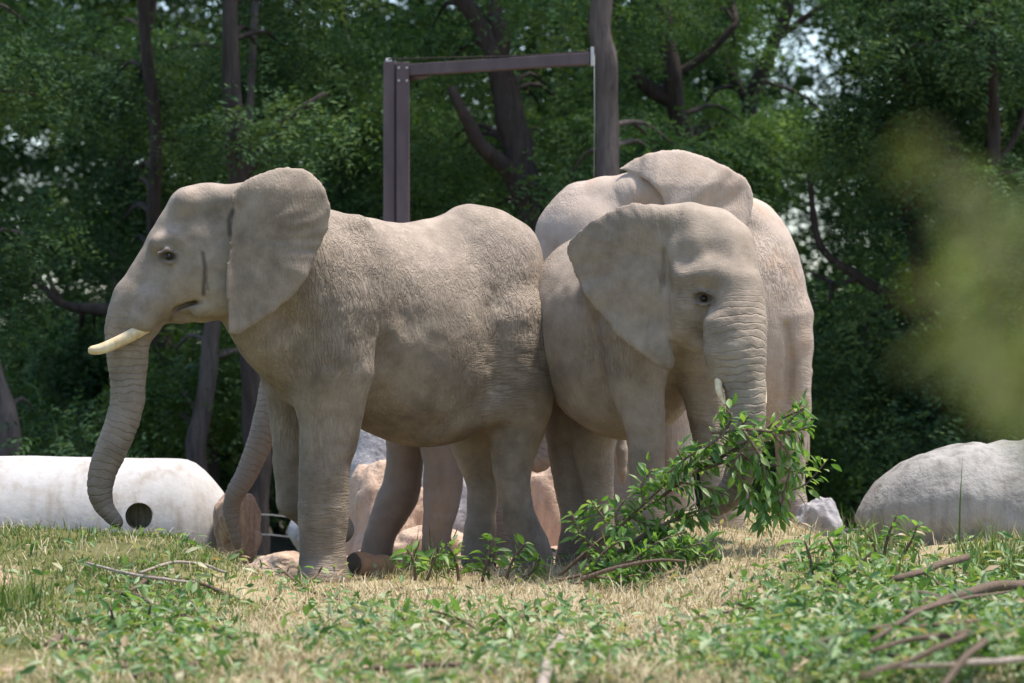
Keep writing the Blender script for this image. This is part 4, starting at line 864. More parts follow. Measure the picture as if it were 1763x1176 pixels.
def right_elephant():
    e = Elephant(1150, 22.35, R(62) + R(56), (905, 1345, 325, 970, 20.7, 24.6)); f = e.f
    # the body runs back and to the left
    e.u = e.u; e.be(1060, 570, 0, .70, .52, 150, .1); e.be(1075, 640, 0, .58, .45, 116, .08); e.be(1030, 550, 0, .42, .50, 150, .12); e.be(1125, 545, 0, .42, .42, 140, .12)
    f.chain([e.h(1098, 580, 22.2, 66), e.h(1098, 670, 22.15, 47), e.h(1110, 735, 22.1, 35), e.h(1114, 804, 22.1, 29), e.h(1116, 860, 22.1, 27), e.h(1116, 925, 22.1, 31), e.h(1116, 950, 22.08, 34)], .05, 3)
    f.chain([e.h(1195, 590, 22.3, 60), e.h(1212, 670, 22.3, 40), e.h(1222, 730, 22.3, 34), e.h(1234, 800, 22.25, 32), e.h(1243, 855, 22.2, 33), e.h(1244, 900, 22.2, 36), e.h(1244, 935, 22.2, 38)], .05, 3)
    f.chain([e.h(985, 650, 23.5, 52), e.h(972, 745, 23.5, 33), e.h(978, 831, 23.5, 24), e.h(988, 890, 23.5, 22), e.h(985, 950, 23.5, 26), e.h(985, 968, 23.5, 28)], .05, 3)
    f.chain([e.h(1035, 660, 23.4, 62), e.h(1022, 760, 23.4, 37), e.h(1028, 825, 23.4, 28), e.h(1032, 880, 23.4, 25), e.h(1032, 945, 23.4, 29)], .05, 3)
    f.chain([e.h(1066, 640, 24.2, 8), e.h(1070, 740, 24.1, 6), e.h(1071, 775, 24.1, 9), e.h(1072, 812, 24.1, 8), e.h(1074, 838, 24.1, 3)], .02)   # tail tuft between the legs
    # neck and head, turned towards the viewer's right
    f.chain([e.h(1105, 470, 22.3, 108), e.h(1160, 470, 21.9, 96), e.h(1200, 470, 21.7, 80)], .1)
    e.he(1208, 442, 21.6, 88, 84, 86, 10); f.chain([e.h(1085, 376, 21.58, 18), e.h(1125, 378, 21.52, 26), e.h(1180, 384, 21.5, 32)], .06); f.chain([e.h(1195, 388, 21.52, 34), e.h(1236, 396, 21.5, 34), e.h(1262, 412, 21.5, 28)], .06)
    f.chain([e.h(1252, 428, 21.45, 47), e.h(1265, 500, 21.35, 47), e.h(1270, 560, 21.27, 45), e.h(1274, 600, 21.22, 43)], .05)
    e.he(1196, 512, 21.48, 50, 84, 62, 0); f.chain([e.h(1172, 520, 21.46, 34), e.h(1178, 560, 21.45, 34)], .05)
    f.chain([e.h(1182, 565, 21.5, 34), e.h(1206, 588, 21.42, 22), e.h(1222, 602, 21.38, 14)], .04)
    f.chain([e.h(1180, 470, 21.33, 18), e.h(1215, 470, 21.28, 20), e.h(1250, 478, 21.25, 18)], .09)
    f.chain([e.h(1236, 560, 21.2, 26), e.h(1236, 610, 21.2, 25), e.h(1240, 645, 21.2, 20)], .04)
    tr = catmull(np.array(e.hrows([(1266, 500, 21.34, 47), (1271, 560, 21.26, 46), (1275, 600, 21.21, 44), (1279, 640, 21.18, 38), (1284, 690, 21.16, 33), (1284, 740, 21.15, 31), (1280, 790, 21.15, 28), (1268, 830, 21.15, 24), (1250, 860, 21.15, 20), (1232, 875, 21.15, 14)])), 4)
    f.chain(tr, .04); e.trunk = tr
    f.cut([e.h(1172, 440, 21.22, 26), e.h(1212, 436, 21.12, 24)], .06)
    f.cut([e.h(1203, 514, 21.225, 10), e.h(1219, 518, 21.21, 9)], .035)
    f.chain([e.h(1196, 506, 21.25, 3.2), e.h(1210, 501, 21.235, 3.4), e.h(1225, 509, 21.22, 3)], .015); f.chain([e.h(1196, 521, 21.25, 3), e.h(1211, 526, 21.24, 3.2), e.h(1226, 519, 21.225, 3)], .015)
    f.cut([e.h(1222, 590, 21.25, 5), e.h(1216, 560, 21.25, 4)], .03)
    poly = [(1118, 372), (1136, 398), (1140, 430), (1138, 480), (1144, 540), (1154, 590), (1162, 625), (1150, 640), (1122, 626), (1090, 602), (1062, 580), (1040, 552), (1018, 528), (998, 496), (982, 456), (973, 424), (1000, 392), (1040, 366), (1080, 350), (1108, 350)]
    def Yf(u, w):
        fan = np.arctan2(w - 470, 1160 - u); edge = np.clip((1130 - u) / 130, 0, 1)
        return 21.42 + .42 * np.clip((1140 - u) / 165, 0, 1.1) - .05 * np.sin(np.clip((1140 - u) / 165, 0, 1) * math.pi) + .017 * edge * np.sin(fan * 8 + 1.6 * np.sin(u * .021 + w * .013)) + .04 * np.clip((385 - w) / 40, 0, 1) ** 1.5 + .012 * np.sin(w * .06) + .010 * np.clip((edge - .3) * 1.5, 0, 1) * np.sin(w * .085 + u * .03)
    e.ear(poly, Yf, .015, .035, 279, (1150, 450))
    f.chain([e.h(1128, 390, 21.62, 24), e.h(1136, 450, 21.56, 24), e.h(1140, 500, 21.52, 20)], .05)
    f.cut([e.h(1143, 436, 21.40, 4), e.h(1145, 460, 21.39, 5), e.h(1146, 520, 21.37, 5), e.h(1157, 590, 21.36, 5)], .035)
    e.finish('elephant facing the viewer with bowed head, its ringed trunk hanging down into the leafy branch', M['skin_b'], (PX(1116, 22.1), 22.1, P(1116, 980, 22.1).z),
             stains=[([(1203, 510), (1220, 515)], 12, 21.4, .7), ([(1142, 430), (1144, 490)], 3, 21.6, .35)],  # shade painted round the eye hollow and down the ear crease
             eye=[(1212, 514, 21.268, 6.2)], tusks=[[(1240, 640, 21.2, 7.5), (1237, 660, 21.15, 7), (1241, 682, 21.1, 5.5), (1248, 697, 21.06, 2.5)], [(1308, 640, 21.32, 7), (1314, 672, 21.28, 6), (1317, 698, 21.24, 3)]],
             level=lambda a, b: ss(1140, 1170, a) * .8, dust=.5, spots=[(1010, 600, 60, .8), (1180, 470, 50, .4)])

def rear_elephant():
    e = Elephant(1120, 25.2, R(33), (895, 1420, 240, 960, 23.9, 27.3)); f = e.f; yh = 24.75
    e.be(1215, 545, 0, .75, .50, 190, .1); e.be(1282, 520, 0, .44, .44, 180, .18); e.be(1130, 500, 0, .46, .42, 160, .15); e.be(1310, 640, 0, .30, .36, 120, .15)
    f.chain(e.rows([(1325, 560, .16, 78), (1346, 640, .22, 50), (1362, 705, .23, 34), (1362, 760, .23, 27), (1362, 820, .23, 24), (1365, 880, .23, 25), (1366, 918, .23, 30)]), .06, 3)
    f.chain(e.rows([(1230, 640, -.2, 60), (1262, 760, -.24, 32), (1268, 850, -.24, 26), (1270, 930, -.24, 29)]), .05, 3)
    f.chain(e.rows([(1120, 620, .2, 70), (1160, 690, .26, 34), (1168, 770, .26, 26), (1172, 860, .26, 24), (1172, 935, .26, 28)]), .05, 3)
    f.chain(e.rows([(1060, 620, -.2, 66), (1060, 740, -.26, 36), (1064, 850, -.26, 28), (1064, 940, -.26, 30)]), .05, 3)
    f.cut(e.rows([(1352, 560, .47, 4), (1362, 620, .44, 7), (1355, 690, .36, 7)]), .05)
    f.chain(e.rows([(1386, 560, 0, 9), (1392, 640, .02, 7), (1390, 730, .03, 5), (1388, 790, .03, 6)]), .03)   # tail
    f.chain([e.h(1040, 352, 24.7, 40), e.h(1085, 338, 24.62, 40), e.h(1130, 328, 24.66, 46), e.h(1200, 345, 25.1, 50), e.h(1280, 400, 25.6, 50)], .1)
    # head lowered to the left
    f.chain([e.h(1030, 420, yh, 95), e.h(1090, 430, 24.95, 118), e.h(1150, 460, 25.2, 125)], .1)
    e.he(1010, 400, yh, 78, 80, 70, -18); f.chain([e.h(1040, 340, yh - .1, 34), e.h(1040, 340, yh + .1, 34)], .06); f.chain([e.h(1000, 356, yh, 40), e.h(962, 400, yh, 40), e.h(955, 470, yh, 38), e.h(962, 560, yh, 34)], .06)
    e.he(990, 470, yh, 56, 70, 58, 0)
    tr = catmull(np.array(e.hrows([(956, 480, yh, 38), (962, 560, yh, 33), (968, 625, yh, 26), (968, 680, yh, 22), (958, 725, yh, 20), (946, 765, yh, 18), (934, 790, yh, 17), (922, 800, yh, 13)])), 4)
    f.chain(tr, .05); e.trunk = tr
    f.cut([e.h(962, 372, yh - .13, 3), e.h(966, 410, yh - .17, 4), e.h(975, 450, yh - .2, 4)], .04)
    poly = [(1062, 292), (1085, 276), (1120, 262), (1168, 256), (1212, 268), (1252, 286), (1284, 306), (1297, 334), (1292, 378), (1262, 440), (1220, 500), (1160, 560), (1130, 580), (1128, 500), (1136, 420), (1142, 352), (1120, 318), (1090, 300)]
    def Yf(u, w):
        return 24.45 + .16 * np.clip((u - 1130) / 160, 0, 1.1) + .12 * np.clip((320 - w) / 60, 0, 1.2) ** 1.3 + .05 * np.clip((1110 - u) / 50, 0, 1) + .05 * np.clip((u - 1225) / 60, 0, 1) ** 2 - .05 * np.sin(np.clip((u - 1080) / 210, 0, 1) * math.pi) + .018 * np.sin(np.arctan2(w - 420, u - 1110) * 10)
    e.ear(poly, Yf, .018, .035, 242, (1120, 420))
    f.chain([e.h(1136, 350, 24.6, 24), e.h(1132, 420, 24.55, 22)], .06)
    e.finish('elephant at the back with a pale dusty domed ear rising over the bowed head', M['skin_c'], (PX(1366, 25.6), 25.6, P(1366, 945, 25.6).z), eye=[(978, 455, yh - .235, 7)], dust=.75,
             level=lambda a, b: ss(1300, 1360, a) * ss(500, 600, b) * .6)
left_elephant(); hidden_elephant(); right_elephant(); rear_elephant()

# ------------------------------------------------------------------ grass, straw and trodden leaves
def scatter(n, seed, y0=13.4, y1=23.6, zone=None):
    rg = np.random.default_rng(seed); out = []
    tot = 0
    while tot < n:
        u = rg.random(n * 2); Y = 1 / (1 / y1 + u * (1 / y0 - 1 / y1)); px = rg.uniform(-220, 1990, n * 2); x = (px - CX) / F * Y
        z = ground(x, Y); py = HY + (H - z) / Y * F; keep = rg.random(n * 2) < zone(px, py, x, Y)
        a = np.stack([x, Y, z], 1)[keep]; out.append(a); tot += len(a)
    return np.concatenate(out)[:n], rg
def terr(a):
    q = np.stack([a[:, 0], a[:, 1], np.zeros(len(a))], 1); b = a.copy(); b[:, 2] += .018 * fbm(q * 2.2, 3) + .010 * fbm(q * 9, 5) - .006; return b
def blades(name, label, n, seed, zone, h, w, lean, mat, hz=None):
    p, rg = scatter(n, seed, zone=zone); p = terr(p); N = len(p); a = rg.uniform(0, 2 * np.pi, N); hh = h * rg.lognormal(0, .35, N)
    if hz is not None: hh *= hz(p)
    d = np.stack([np.cos(a), np.sin(a), np.zeros(N)], 1); s = np.stack([-np.sin(a), np.cos(a), np.zeros(N)], 1) * (w * rg.uniform(.6, 1.3, N))[:, None]
    ln = lean * rg.uniform(.2, 1.4, N); up = np.array([0, 0, 1.0])
    m = p + d * (hh * ln * .35)[:, None] + up * (hh * .55)[:, None]; t = p + d * (hh * ln)[:, None] + up * (hh * np.sqrt(np.clip(1 - .35 * ln ** 2, .08, 1)))[:, None]
    V = np.stack([p - s, p + s, m + s * .7, m - s * .7, t], 1).reshape(-1, 3); i = np.arange(N)[:, None] * 5
    me = mesh_np(name, V, i + np.array([0, 1, 2, 3]), i + np.array([3, 2, 4]), False); tag(link(name, me, mat), label, 'grass', kind='stuff')
def nz(x, y, s, seed): return vnoise(np.stack([x * s, y * s, x * 0], 1), seed)
def z_grass(px, py, x, y):
    c = .07 + 1.0 * (1 - ss(330, 520, px)) * (1 - .6 * ss(1060, 1130, py)) + .3 * ss(1200, 1400, px) * ss(930, 1010, py) + .2 * ss(1040, 1120, py)
    c = c * (.55 + .9 * nz(x, y, 2.2, 61)) ; bare = np.exp(-((px - 40) / 70) ** 2 - ((py - 985) / 22) ** 2) + np.exp(-((px - 60) / 150) ** 2 - ((py - 1150) / 30) ** 2)
    feet = np.exp(-((px - 660) / 190) ** 2) * (py < 985) * (y > 22)
    return np.clip(c - bare - feet, 0, 1)
def z_straw(px, py, x, y):
    c = .25 + .8 * ss(380, 520, px) * (1 - .5 * ss(1300, 1450, px)); c = c * (.7 + .6 * nz(x, y, 1.7, 64))
    return np.clip(c - .8 * np.exp(-((px - 660) / 190) ** 2) * (py < 985) * (y > 22), 0, 1)
def z_tall(px, py, x, y):
    return np.clip(ss(1625, 1690, px) * (py < 1010) * .9 * (y < 22) + np.exp(-((px - 1500) / 60) ** 2 - ((py - 985) / 40) ** 2) * .5 + np.exp(-((px - 30) / 40) ** 2 - ((py - 1050) / 20) ** 2) * .6 + np.exp(-((px - 735) / 40) ** 2 - ((py - 985) / 14) ** 2) * .9, 0, 1)
def z_lit(px, py, x, y):
    c = .62 * ss(480, 560, px) * (1 - ss(1000, 1090, px)) * ss(1040, 1085, py) + .45 * np.exp(-((px - 280) / 150) ** 2 - ((py - 1010) / 45) ** 2) + .7 * np.exp(-((px - 260) / 110) ** 2 - ((py - 1110) / 60) ** 2) \
        + .5 * ss(1240, 1400, px) * ss(960, 1020, py) + .35 * ss(1080, 1240, px) * ss(1040, 1120, py) + .8 * np.exp(-((px - 830) / 110) ** 2 - ((py - 980) / 16) ** 2) + .5 * np.exp(-((px - 1080) / 110) ** 2 - ((py - 975) / 25) ** 2) + .05
    return np.clip(c * (.6 + .9 * nz(x, y, 2.6, 66)), 0, 1)
blades('green_grass', 'short green and yellowing grass on the mound', 47000, 1, z_grass, .036, .0042, .8, M['grass'])
blades('tall_grass', 'tall green grass tufts before the grey log', 2200, 2, z_tall, .17, .0055, .55, M['grass'])
def z_up(px, py, x, y): return np.clip((ss(1180, 1420, px) * ss(1000, 1060, py) + .25 * (1 - ss(330, 430, px)) * ss(980, 1010, py) * (1 - ss(1060, 1110, py))) * (.4 + 1.2 * nz(x, y, 3.0, 71)), 0, 1)
blades('rough_grass', 'rough upright green grass round the brush heap and on the left rise', 4000, 5, z_up, .085, .0048, .6, M['grass'])
blades('dry_straw', 'pale dry straw lying over the mound', 49000, 3, z_straw, .07, .0030, 1.55, M['straw'])

def leaf_shape(curl, wid, fold):
    st = [(0, .04), (.18, .62), (.42, 1.0), (.7, .72), (.9, .28), (1.0, .02)]; v = []; q = []
    for t, w in st:
        z = -curl * t * t; v += [(t, -w * wid * .5, z + fold * w * wid), (t, 0, z), (t, w * wid * .5, z + fold * w * wid)]
    for i in range(len(st) - 1):
        for j in (0, 1): a = i * 3 + j; q.append((a, a + 1, a + 4, a + 3))
    return np.array(v, float), np.array(q)
LEAF = [leaf_shape(.22, .30, .25), leaf_shape(.45, .36, .35), leaf_shape(.08, .42, .18)]
def leaf_frames(N, rg, d=None, spread=1.0):
    """Random leaf axes: along, across, up."""
    if d is None: d = rg.normal(size=(N, 3)) * [1, 1, .55]
    d = d / np.linalg.norm(d, axis=1)[:, None]; up = np.array([0, 0, 1.0]) + rg.normal(size=(N, 3)) * .5 * spread
    s = np.cross(up, d); s /= np.linalg.norm(s, axis=1)[:, None] + 1e-9; return d, s, np.cross(d, s)
def litter(name, label, n, seed, zone, size, mat, lift):
    p, rg = scatter(n, seed, zone=zone); p = terr(p); p[:, 2] += lift * rg.random(n) ** 1.5; V = []; Q = []; base = 0
    for k in range(3):
        a = p[k::3]; N = len(a); d, s, u = leaf_frames(N, rg); L = size * rg.uniform(.55, 1.3, N); v, q = LEAF[k]
        W = a[:, None, :] + (v[None, :, 0:1] * d[:, None, :] + v[None, :, 1:2] * s[:, None, :] + v[None, :, 2:3] * u[:, None, :]) * L[:, None, None]
        V.append(W.reshape(-1, 3)); Q.append((q[None] + (np.arange(N) * len(v))[:, None, None]).reshape(-1, 4) + base); base += N * len(v)
    me = mesh_np(name, np.concatenate(V), np.concatenate(Q), None, True); tag(link(name, me, mat), label, 'leaves', kind='stuff')
litter('trodden_leaves', 'loose green leaves trodden into the grass', 13500, 4, z_lit, .070, M['litter'], .12)

def z_heap(px, py, x, y):
    e = np.clip((px - 1210) / 240, 0, 1); lim = 1010 - 45 * e
    return np.clip(ss(1230, 1420, px) * ss(lim, lim + 35, py) * (.75 + .6 * nz(x, y, 2.0, 81)), 0, 1)
litter('heaped_leaves', 'mass of cut leaves heaped in the lower right of the mound', 8500, 6, z_heap, .074, M['litter'], .24)
# ------------------------------------------------------------------ cut branches, weeds and sticks
LEAF_ME = []
for i, (v, q) in enumerate(LEAF):
    me = mesh_np('leaf', v, q, None, True); me.materials.append(M['browse']); LEAF_ME.append(me)
LEAF_NEAR = []
for i, (v, q) in enumerate(LEAF[:2]):
    me = mesh_np('leaf', v, q, None, True); me.materials.append(M['near_leaf']); LEAF_NEAR.append(me)
def sprig(name, label, cat, group, stems, nleaf, size, seed, mat=None, droop=.35, start=.15, meshes=None, plain_name='stem'):
    """stems: rows (px, py, Y, radius px). Leaves are shared out along the stems and each is an object of its own."""
    rg = np.random.default_rng(seed); W = []
    for st in stems: W.append(catmull(np.array([[*ray(a, b, c, r), r / F * c] for a, b, c, r in st]), 6))
    b0 = Vector(W[0][0, :3]); root = empty(name, b0, label=label, cat=cat, group=group)
    for w in W:
        mb = MB(); mb.tube(w[:, :3], np.maximum(w[:, 3], .0018), sides=7, rough=.12, seed=seed); mb.build(plain_name, mat or M['twig'], root, b0)
    ln = np.array([np.linalg.norm(np.diff(w[:, :3], axis=0), axis=1).sum() for w in W]); cnt = np.maximum(1, np.round(nleaf * ln / ln.sum())).astype(int)
    LM = meshes or LEAF_ME
    for w, c in zip(W, cnt):
        for k in range(c):
            t = (start + (1 - start) * (k + rg.random() * .8) / c) * (len(w) - 1.001); i = int(t); f = t - i; p = w[i, :3] * (1 - f) + w[i + 1, :3] * f
            tg = w[i + 1, :3] - w[i, :3]; tg /= np.linalg.norm(tg) + 1e-9; rnd = rg.normal(size=3); side = np.cross(tg, rnd); side /= np.linalg.norm(side) + 1e-9
            d = tg * .55 + side * .9 + np.array([0, 0, -droop * rg.uniform(.2, 1.8)]); dd, s, u = leaf_frames(1, rg, d[None]); L = size * rg.uniform(.65, 1.25)
            p = p + side * .004 + dd[0] * size * rg.choice([0, 0, .25, .5])
            zg = gz(p[0], p[1]) + .005
            if p[2] + dd[0][2] * L < zg: p[2] = max(p[2], zg + .02); dd[0][2] = abs(dd[0][2]) * .3
            o = bpy.data.objects.new('leaf', LM[rg.integers(len(LM))]); COL.objects.link(o); o.parent = root
            m = Matrix(((dd[0][0] * L, s[0][0] * L, u[0][0] * L, p[0] - b0.x), (dd[0][1] * L, s[0][1] * L, u[0][1] * L, p[1] - b0.y), (dd[0][2] * L, s[0][2] * L, u[0][2] * L, p[2] - b0.z), (0, 0, 0, 1)))
            o.matrix_basis = m
    return root
def ray(px, py, Y, r=0.0, up=.012):
    """Bring a point up its line of sight until it clears the soil."""
    p = P(px, py, Y)
    while p.z < gz(p.x, p.y) + up + r / F * Y and Y > 9: Y -= .05; p = P(px, py, Y)
    return p
def ST(Y, *pts):
    n = len(pts); return [(a, b, Y, r) for a, b, r in pts]
Yb = 20.9
sprig('leafy_branch', 'long leafy green branch lifted by the trunk of the elephant facing the viewer', 'branch', 'cut browse branches',
      [ST(Yb, (962, 992, 3.4), (1040, 925, 3.2), (1120, 868, 3), (1200, 812, 3.4), (1280, 765, 3), (1340, 724, 2.4), (1392, 700, 1.8)),
       ST(Yb, (1120, 868, 3), (1180, 825, 2.8), (1235, 780, 2.4), (1275, 735, 2), (1290, 715, 1.5)),
       ST(Yb - .05, (1200, 812, 3), (1270, 790, 2.6), (1330, 800, 2.2), (1380, 815, 1.5)),
       ST(Yb - .08, (1270, 775, 2.6), (1310, 810, 2.2), (1335, 850, 2), (1350, 885, 1.5)),
       ST(Yb - .05, (1240, 790, 2.6), (1285, 830, 2.2), (1310, 870, 1.8), (1322, 900, 1.2)),
       ST(Yb - .1, (1160, 840, 2.6), (1175, 800, 2), (1165, 772, 1.5)),
       ST(Yb + .1, (1330, 730, 2.2), (1370, 760, 1.8), (1375, 800, 1.4), (1360, 850, 1.2)),
       ST(Yb + .1, (1335, 850, 1.8), (1380, 838, 1.6), (1405, 815, 1.4), (1425, 790, 1))], 298, .088, 21)
sprig('leafy_branch', 'bright leafy bunch hanging right of the lowered ringed trunk', 'branch', 'cut browse branches',
      [ST(20.75, (1225, 745, 3), (1290, 740, 3), (1350, 745, 2.6), (1395, 735, 1.8)), ST(20.7, (1280, 742, 3), (1310, 790, 2.4), (1320, 850, 2), (1315, 905, 1.4)), ST(20.7, (1330, 745, 2.6), (1360, 790, 2.2), (1350, 850, 1.8), (1340, 890, 1.3)),
       ST(20.75, (1250, 744, 2.6), (1215, 770, 2.2), (1180, 790, 1.8), (1150, 815, 1.3)), ST(20.7, (1290, 760, 2.4), (1265, 800, 2), (1290, 850, 1.6), (1280, 880, 1.2)), ST(20.8, (1340, 742, 2.4), (1370, 715, 2), (1388, 700, 1.4)), ST(20.8, (1240, 750, 2.4), (1260, 720, 2), (1245, 700, 1.4))], 296, .084, 51)
sprig('leafy_branch', 'leafy green branch with reddish twigs heaped at the feet of the elephant facing the viewer', 'branch', 'cut browse branches',
      [ST(20.8, (1000, 1000, 4), (1080, 940, 4), (1160, 895, 3), (1230, 870, 2)), ST(20.8, (1050, 965, 3), (1000, 920, 2.6), (985, 885, 2)), ST(20.75, (1080, 940, 3), (1060, 890, 2.4), (1075, 860, 2)), ST(20.7, (1010, 990, 3), (1090, 975, 2.6), (1170, 960, 2)),
       ST(20.75, (1120, 918, 2.6), (1150, 945, 2), (1200, 935, 1.6)), ST(20.7, (980, 1005, 2.6), (1040, 1000, 2.4), (1120, 990, 1.8))], 296, .085, 22)
sprig('leafy_branch', 'wispy leafy branch across the foreleg of the elephant facing the viewer, left of its trunk', 'branch', 'cut browse branches',
      [ST(20.8, (1010, 960, 3), (1085, 890, 2.6), (1150, 830, 2.2), (1215, 775, 1.8), (1255, 735, 1.3)), ST(20.8, (1085, 890, 2.2), (1120, 905, 2), (1170, 895, 1.6), (1215, 880, 1.2)), ST(20.75, (1110, 868, 2.2), (1105, 835, 1.8), (1125, 805, 1.2)), ST(20.75, (1150, 830, 2), (1200, 835, 1.8), (1245, 850, 1.2)),
       ST(20.8, (1050, 925, 2.2), (1100, 935, 2), (1150, 930, 1.5)), ST(20.8, (1060, 915, 2.2), (1030, 880, 1.8), (1020, 865, 1.2))], 298, .086, 52)
sprig('leafy_branch', 'low leafy branch with many small leaves spread left of the straw hump', 'branch', 'cut browse branches',
      [ST(20.5, (960, 1000, 3), (1020, 985, 2.6), (1090, 965, 2.2), (1170, 945, 1.8), (1230, 930, 1.3)), ST(20.5, (1020, 985, 2.4), (1040, 950, 2), (1080, 925, 1.5)), ST(20.5, (1090, 965, 2.4), (1130, 935, 2), (1180, 915, 1.4)), ST(20.4, (1000, 992, 2.4), (1060, 995, 2), (1120, 985, 1.4)), ST(20.5, (1150, 950, 2), (1190, 960, 1.7), (1230, 955, 1.3))], 298, .08, 53)
sprig('bare_branch', 'thin grey twig lying below the leafy heap, left of the straw hump', 'branch', 'bare sticks on the mound', [ST(20.3, (1000, 998, 4.5), (1060, 978, 4), (1130, 965, 3), (1180, 966, 2))], 0 + 6, .07, 23)
sprig('leafy_weed', 'leafy green weeds around the hind feet of the tusked left elephant', 'weed', 'leafy weeds on the mound', [ST(21.6, (790, 1000, 3), (785, 965, 2.4), (770, 935, 1.6)), ST(21.6, (830, 1002, 3), (840, 960, 2.4), (850, 925, 1.6)), ST(21.6, (870, 1000, 3), (885, 960, 2.4), (905, 935, 1.6)), ST(21.6, (900, 1000, 3), (925, 975, 2.4), (930, 955, 1.6))], 120, .085, 24)
sprig('leafy_weed', 'small weed between the dry log and the hind feet, bright narrow leaves', 'weed', 'leafy weeds on the mound', [ST(21.5, (715, 1000, 2.6), (712, 965, 2), (700, 945, 1.4)), ST(21.5, (735, 1000, 2.6), (748, 965, 2), (765, 940, 1.4))], 40, .10, 25)
sprig('leafy_twig', 'broken leafy twig lying in front of the left front foot', 'twig', None, [ST(21.2, (490, 985, 3), (530, 1015, 3), (585, 1032, 2.4), (640, 1040, 1.6)), ST(21.2, (520, 1008, 2.4), (545, 990, 2), (555, 975, 1.4))], 36, .075, 26)
sprig('leafy_weed', 'dark leafy weed clump in the left foreground', 'weed', 'leafy weeds on the mound', [ST(17.2, (215, 1150, 4), (200, 1090, 3), (190, 1045, 2)), ST(17.2, (240, 1160, 4), (250, 1090, 3), (260, 1040, 2)), ST(17.1, (260, 1160, 4), (300, 1110, 3), (330, 1080, 2)), ST(17.1, (235, 1165, 4), (225, 1120, 3), (280, 1085, 2)), ST(17.0, (290, 1170, 4), (340, 1140, 3), (370, 1120, 2))], 150, .082, 27)
sprig('leafy_weed', 'leafy weed with broad pale leaves at the left edge of the brush heap', 'weed', 'leafy weeds on the mound', [ST(19.4, (1400, 1010, 4), (1395, 965, 3), (1385, 930, 2)), ST(19.4, (1430, 1010, 4), (1440, 960, 3), (1425, 925, 2)), ST(19.3, (1460, 1020, 4), (1470, 985, 3), (1500, 950, 2)), ST(19.3, (1440, 1030, 4), (1490, 1010, 3), (1530, 1000, 2))], 120, .105, 28)
sprig('leafy_weed', 'olive leaved weed growing against the tapering end of the grey log', 'weed', 'leafy weeds on the mound', [ST(20.6, (1520, 965, 3), (1530, 920, 2.4), (1545, 885, 1.6)), ST(20.6, (1545, 968, 3), (1570, 930, 2.4), (1580, 900, 1.6)), ST(20.6, (1510, 965, 3), (1500, 930, 2.4), (1480, 905, 1.6))], 70, .075, 29)
sprig('leafy_branch', 'leafy cut branch at the near edge of the brush heap, lower right corner', 'branch', 'cut browse branches', [ST(16.6, (1763, 1120, 5), (1660, 1125, 4), (1560, 1110, 3), (1470, 1075, 2)), ST(16.5, (1700, 1122, 4), (1640, 1160, 3), (1570, 1176, 2)), ST(16.5, (1620, 1120, 3), (1560, 1150, 3), (1500, 1150, 2)), ST(16.6, (1560, 1110, 3), (1520, 1060, 2.4), (1500, 1030, 2))], 150, .095, 30)
sprig('leafy_branch', 'leafy cut branch on top of the brush heap below the rounded log', 'branch', 'cut browse branches', [ST(18.6, (1770, 1030, 5), (1680, 1050, 4), (1590, 1060, 3), (1500, 1050, 2)), ST(18.6, (1660, 1052, 4), (1620, 1010, 3), (1590, 985, 2)), ST(18.5, (1600, 1058, 3), (1550, 1085, 3), (1480, 1090, 2)), ST(18.5, (1720, 1040, 3), (1700, 1090, 2.4), (1650, 1110, 2))], 150, .09, 31)
sprig('leafy_branch', 'leafy branch trailing left out of the brush heap across the straw', 'branch', 'cut browse branches', [ST(17.6, (1460, 1110, 4), (1370, 1100, 3.4), (1280, 1090, 3), (1200, 1120, 2)), ST(17.5, (1380, 1100, 3), (1330, 1060, 2.4), (1270, 1040, 2)), ST(17.5, (1330, 1098, 3), (1280, 1140, 2.4), (1220, 1160, 2)), ST(17.5, (1420, 1108, 3), (1400, 1060, 2.4), (1370, 1030, 2))], 150, .085, 32)
sprig('leafy_branch', 'leafy branch lying along the bottom edge, left of the pale stick', 'branch', 'cut browse branches', [ST(16.8, (940, 1130, 4), (840, 1105, 3.4), (740, 1095, 3), (640, 1110, 2)), ST(16.8, (850, 1108, 3), (800, 1070, 2.4), (740, 1050, 2)), ST(16.8, (760, 1098, 3), (700, 1070, 2.4), (680, 1050, 2)), ST(16.7, (800, 1100, 3), (740, 1140, 2.4), (660, 1155, 2)), ST(16.7, (900, 1120, 3), (880, 1080, 2.4), (860, 1060, 2))], 190, .085, 33)

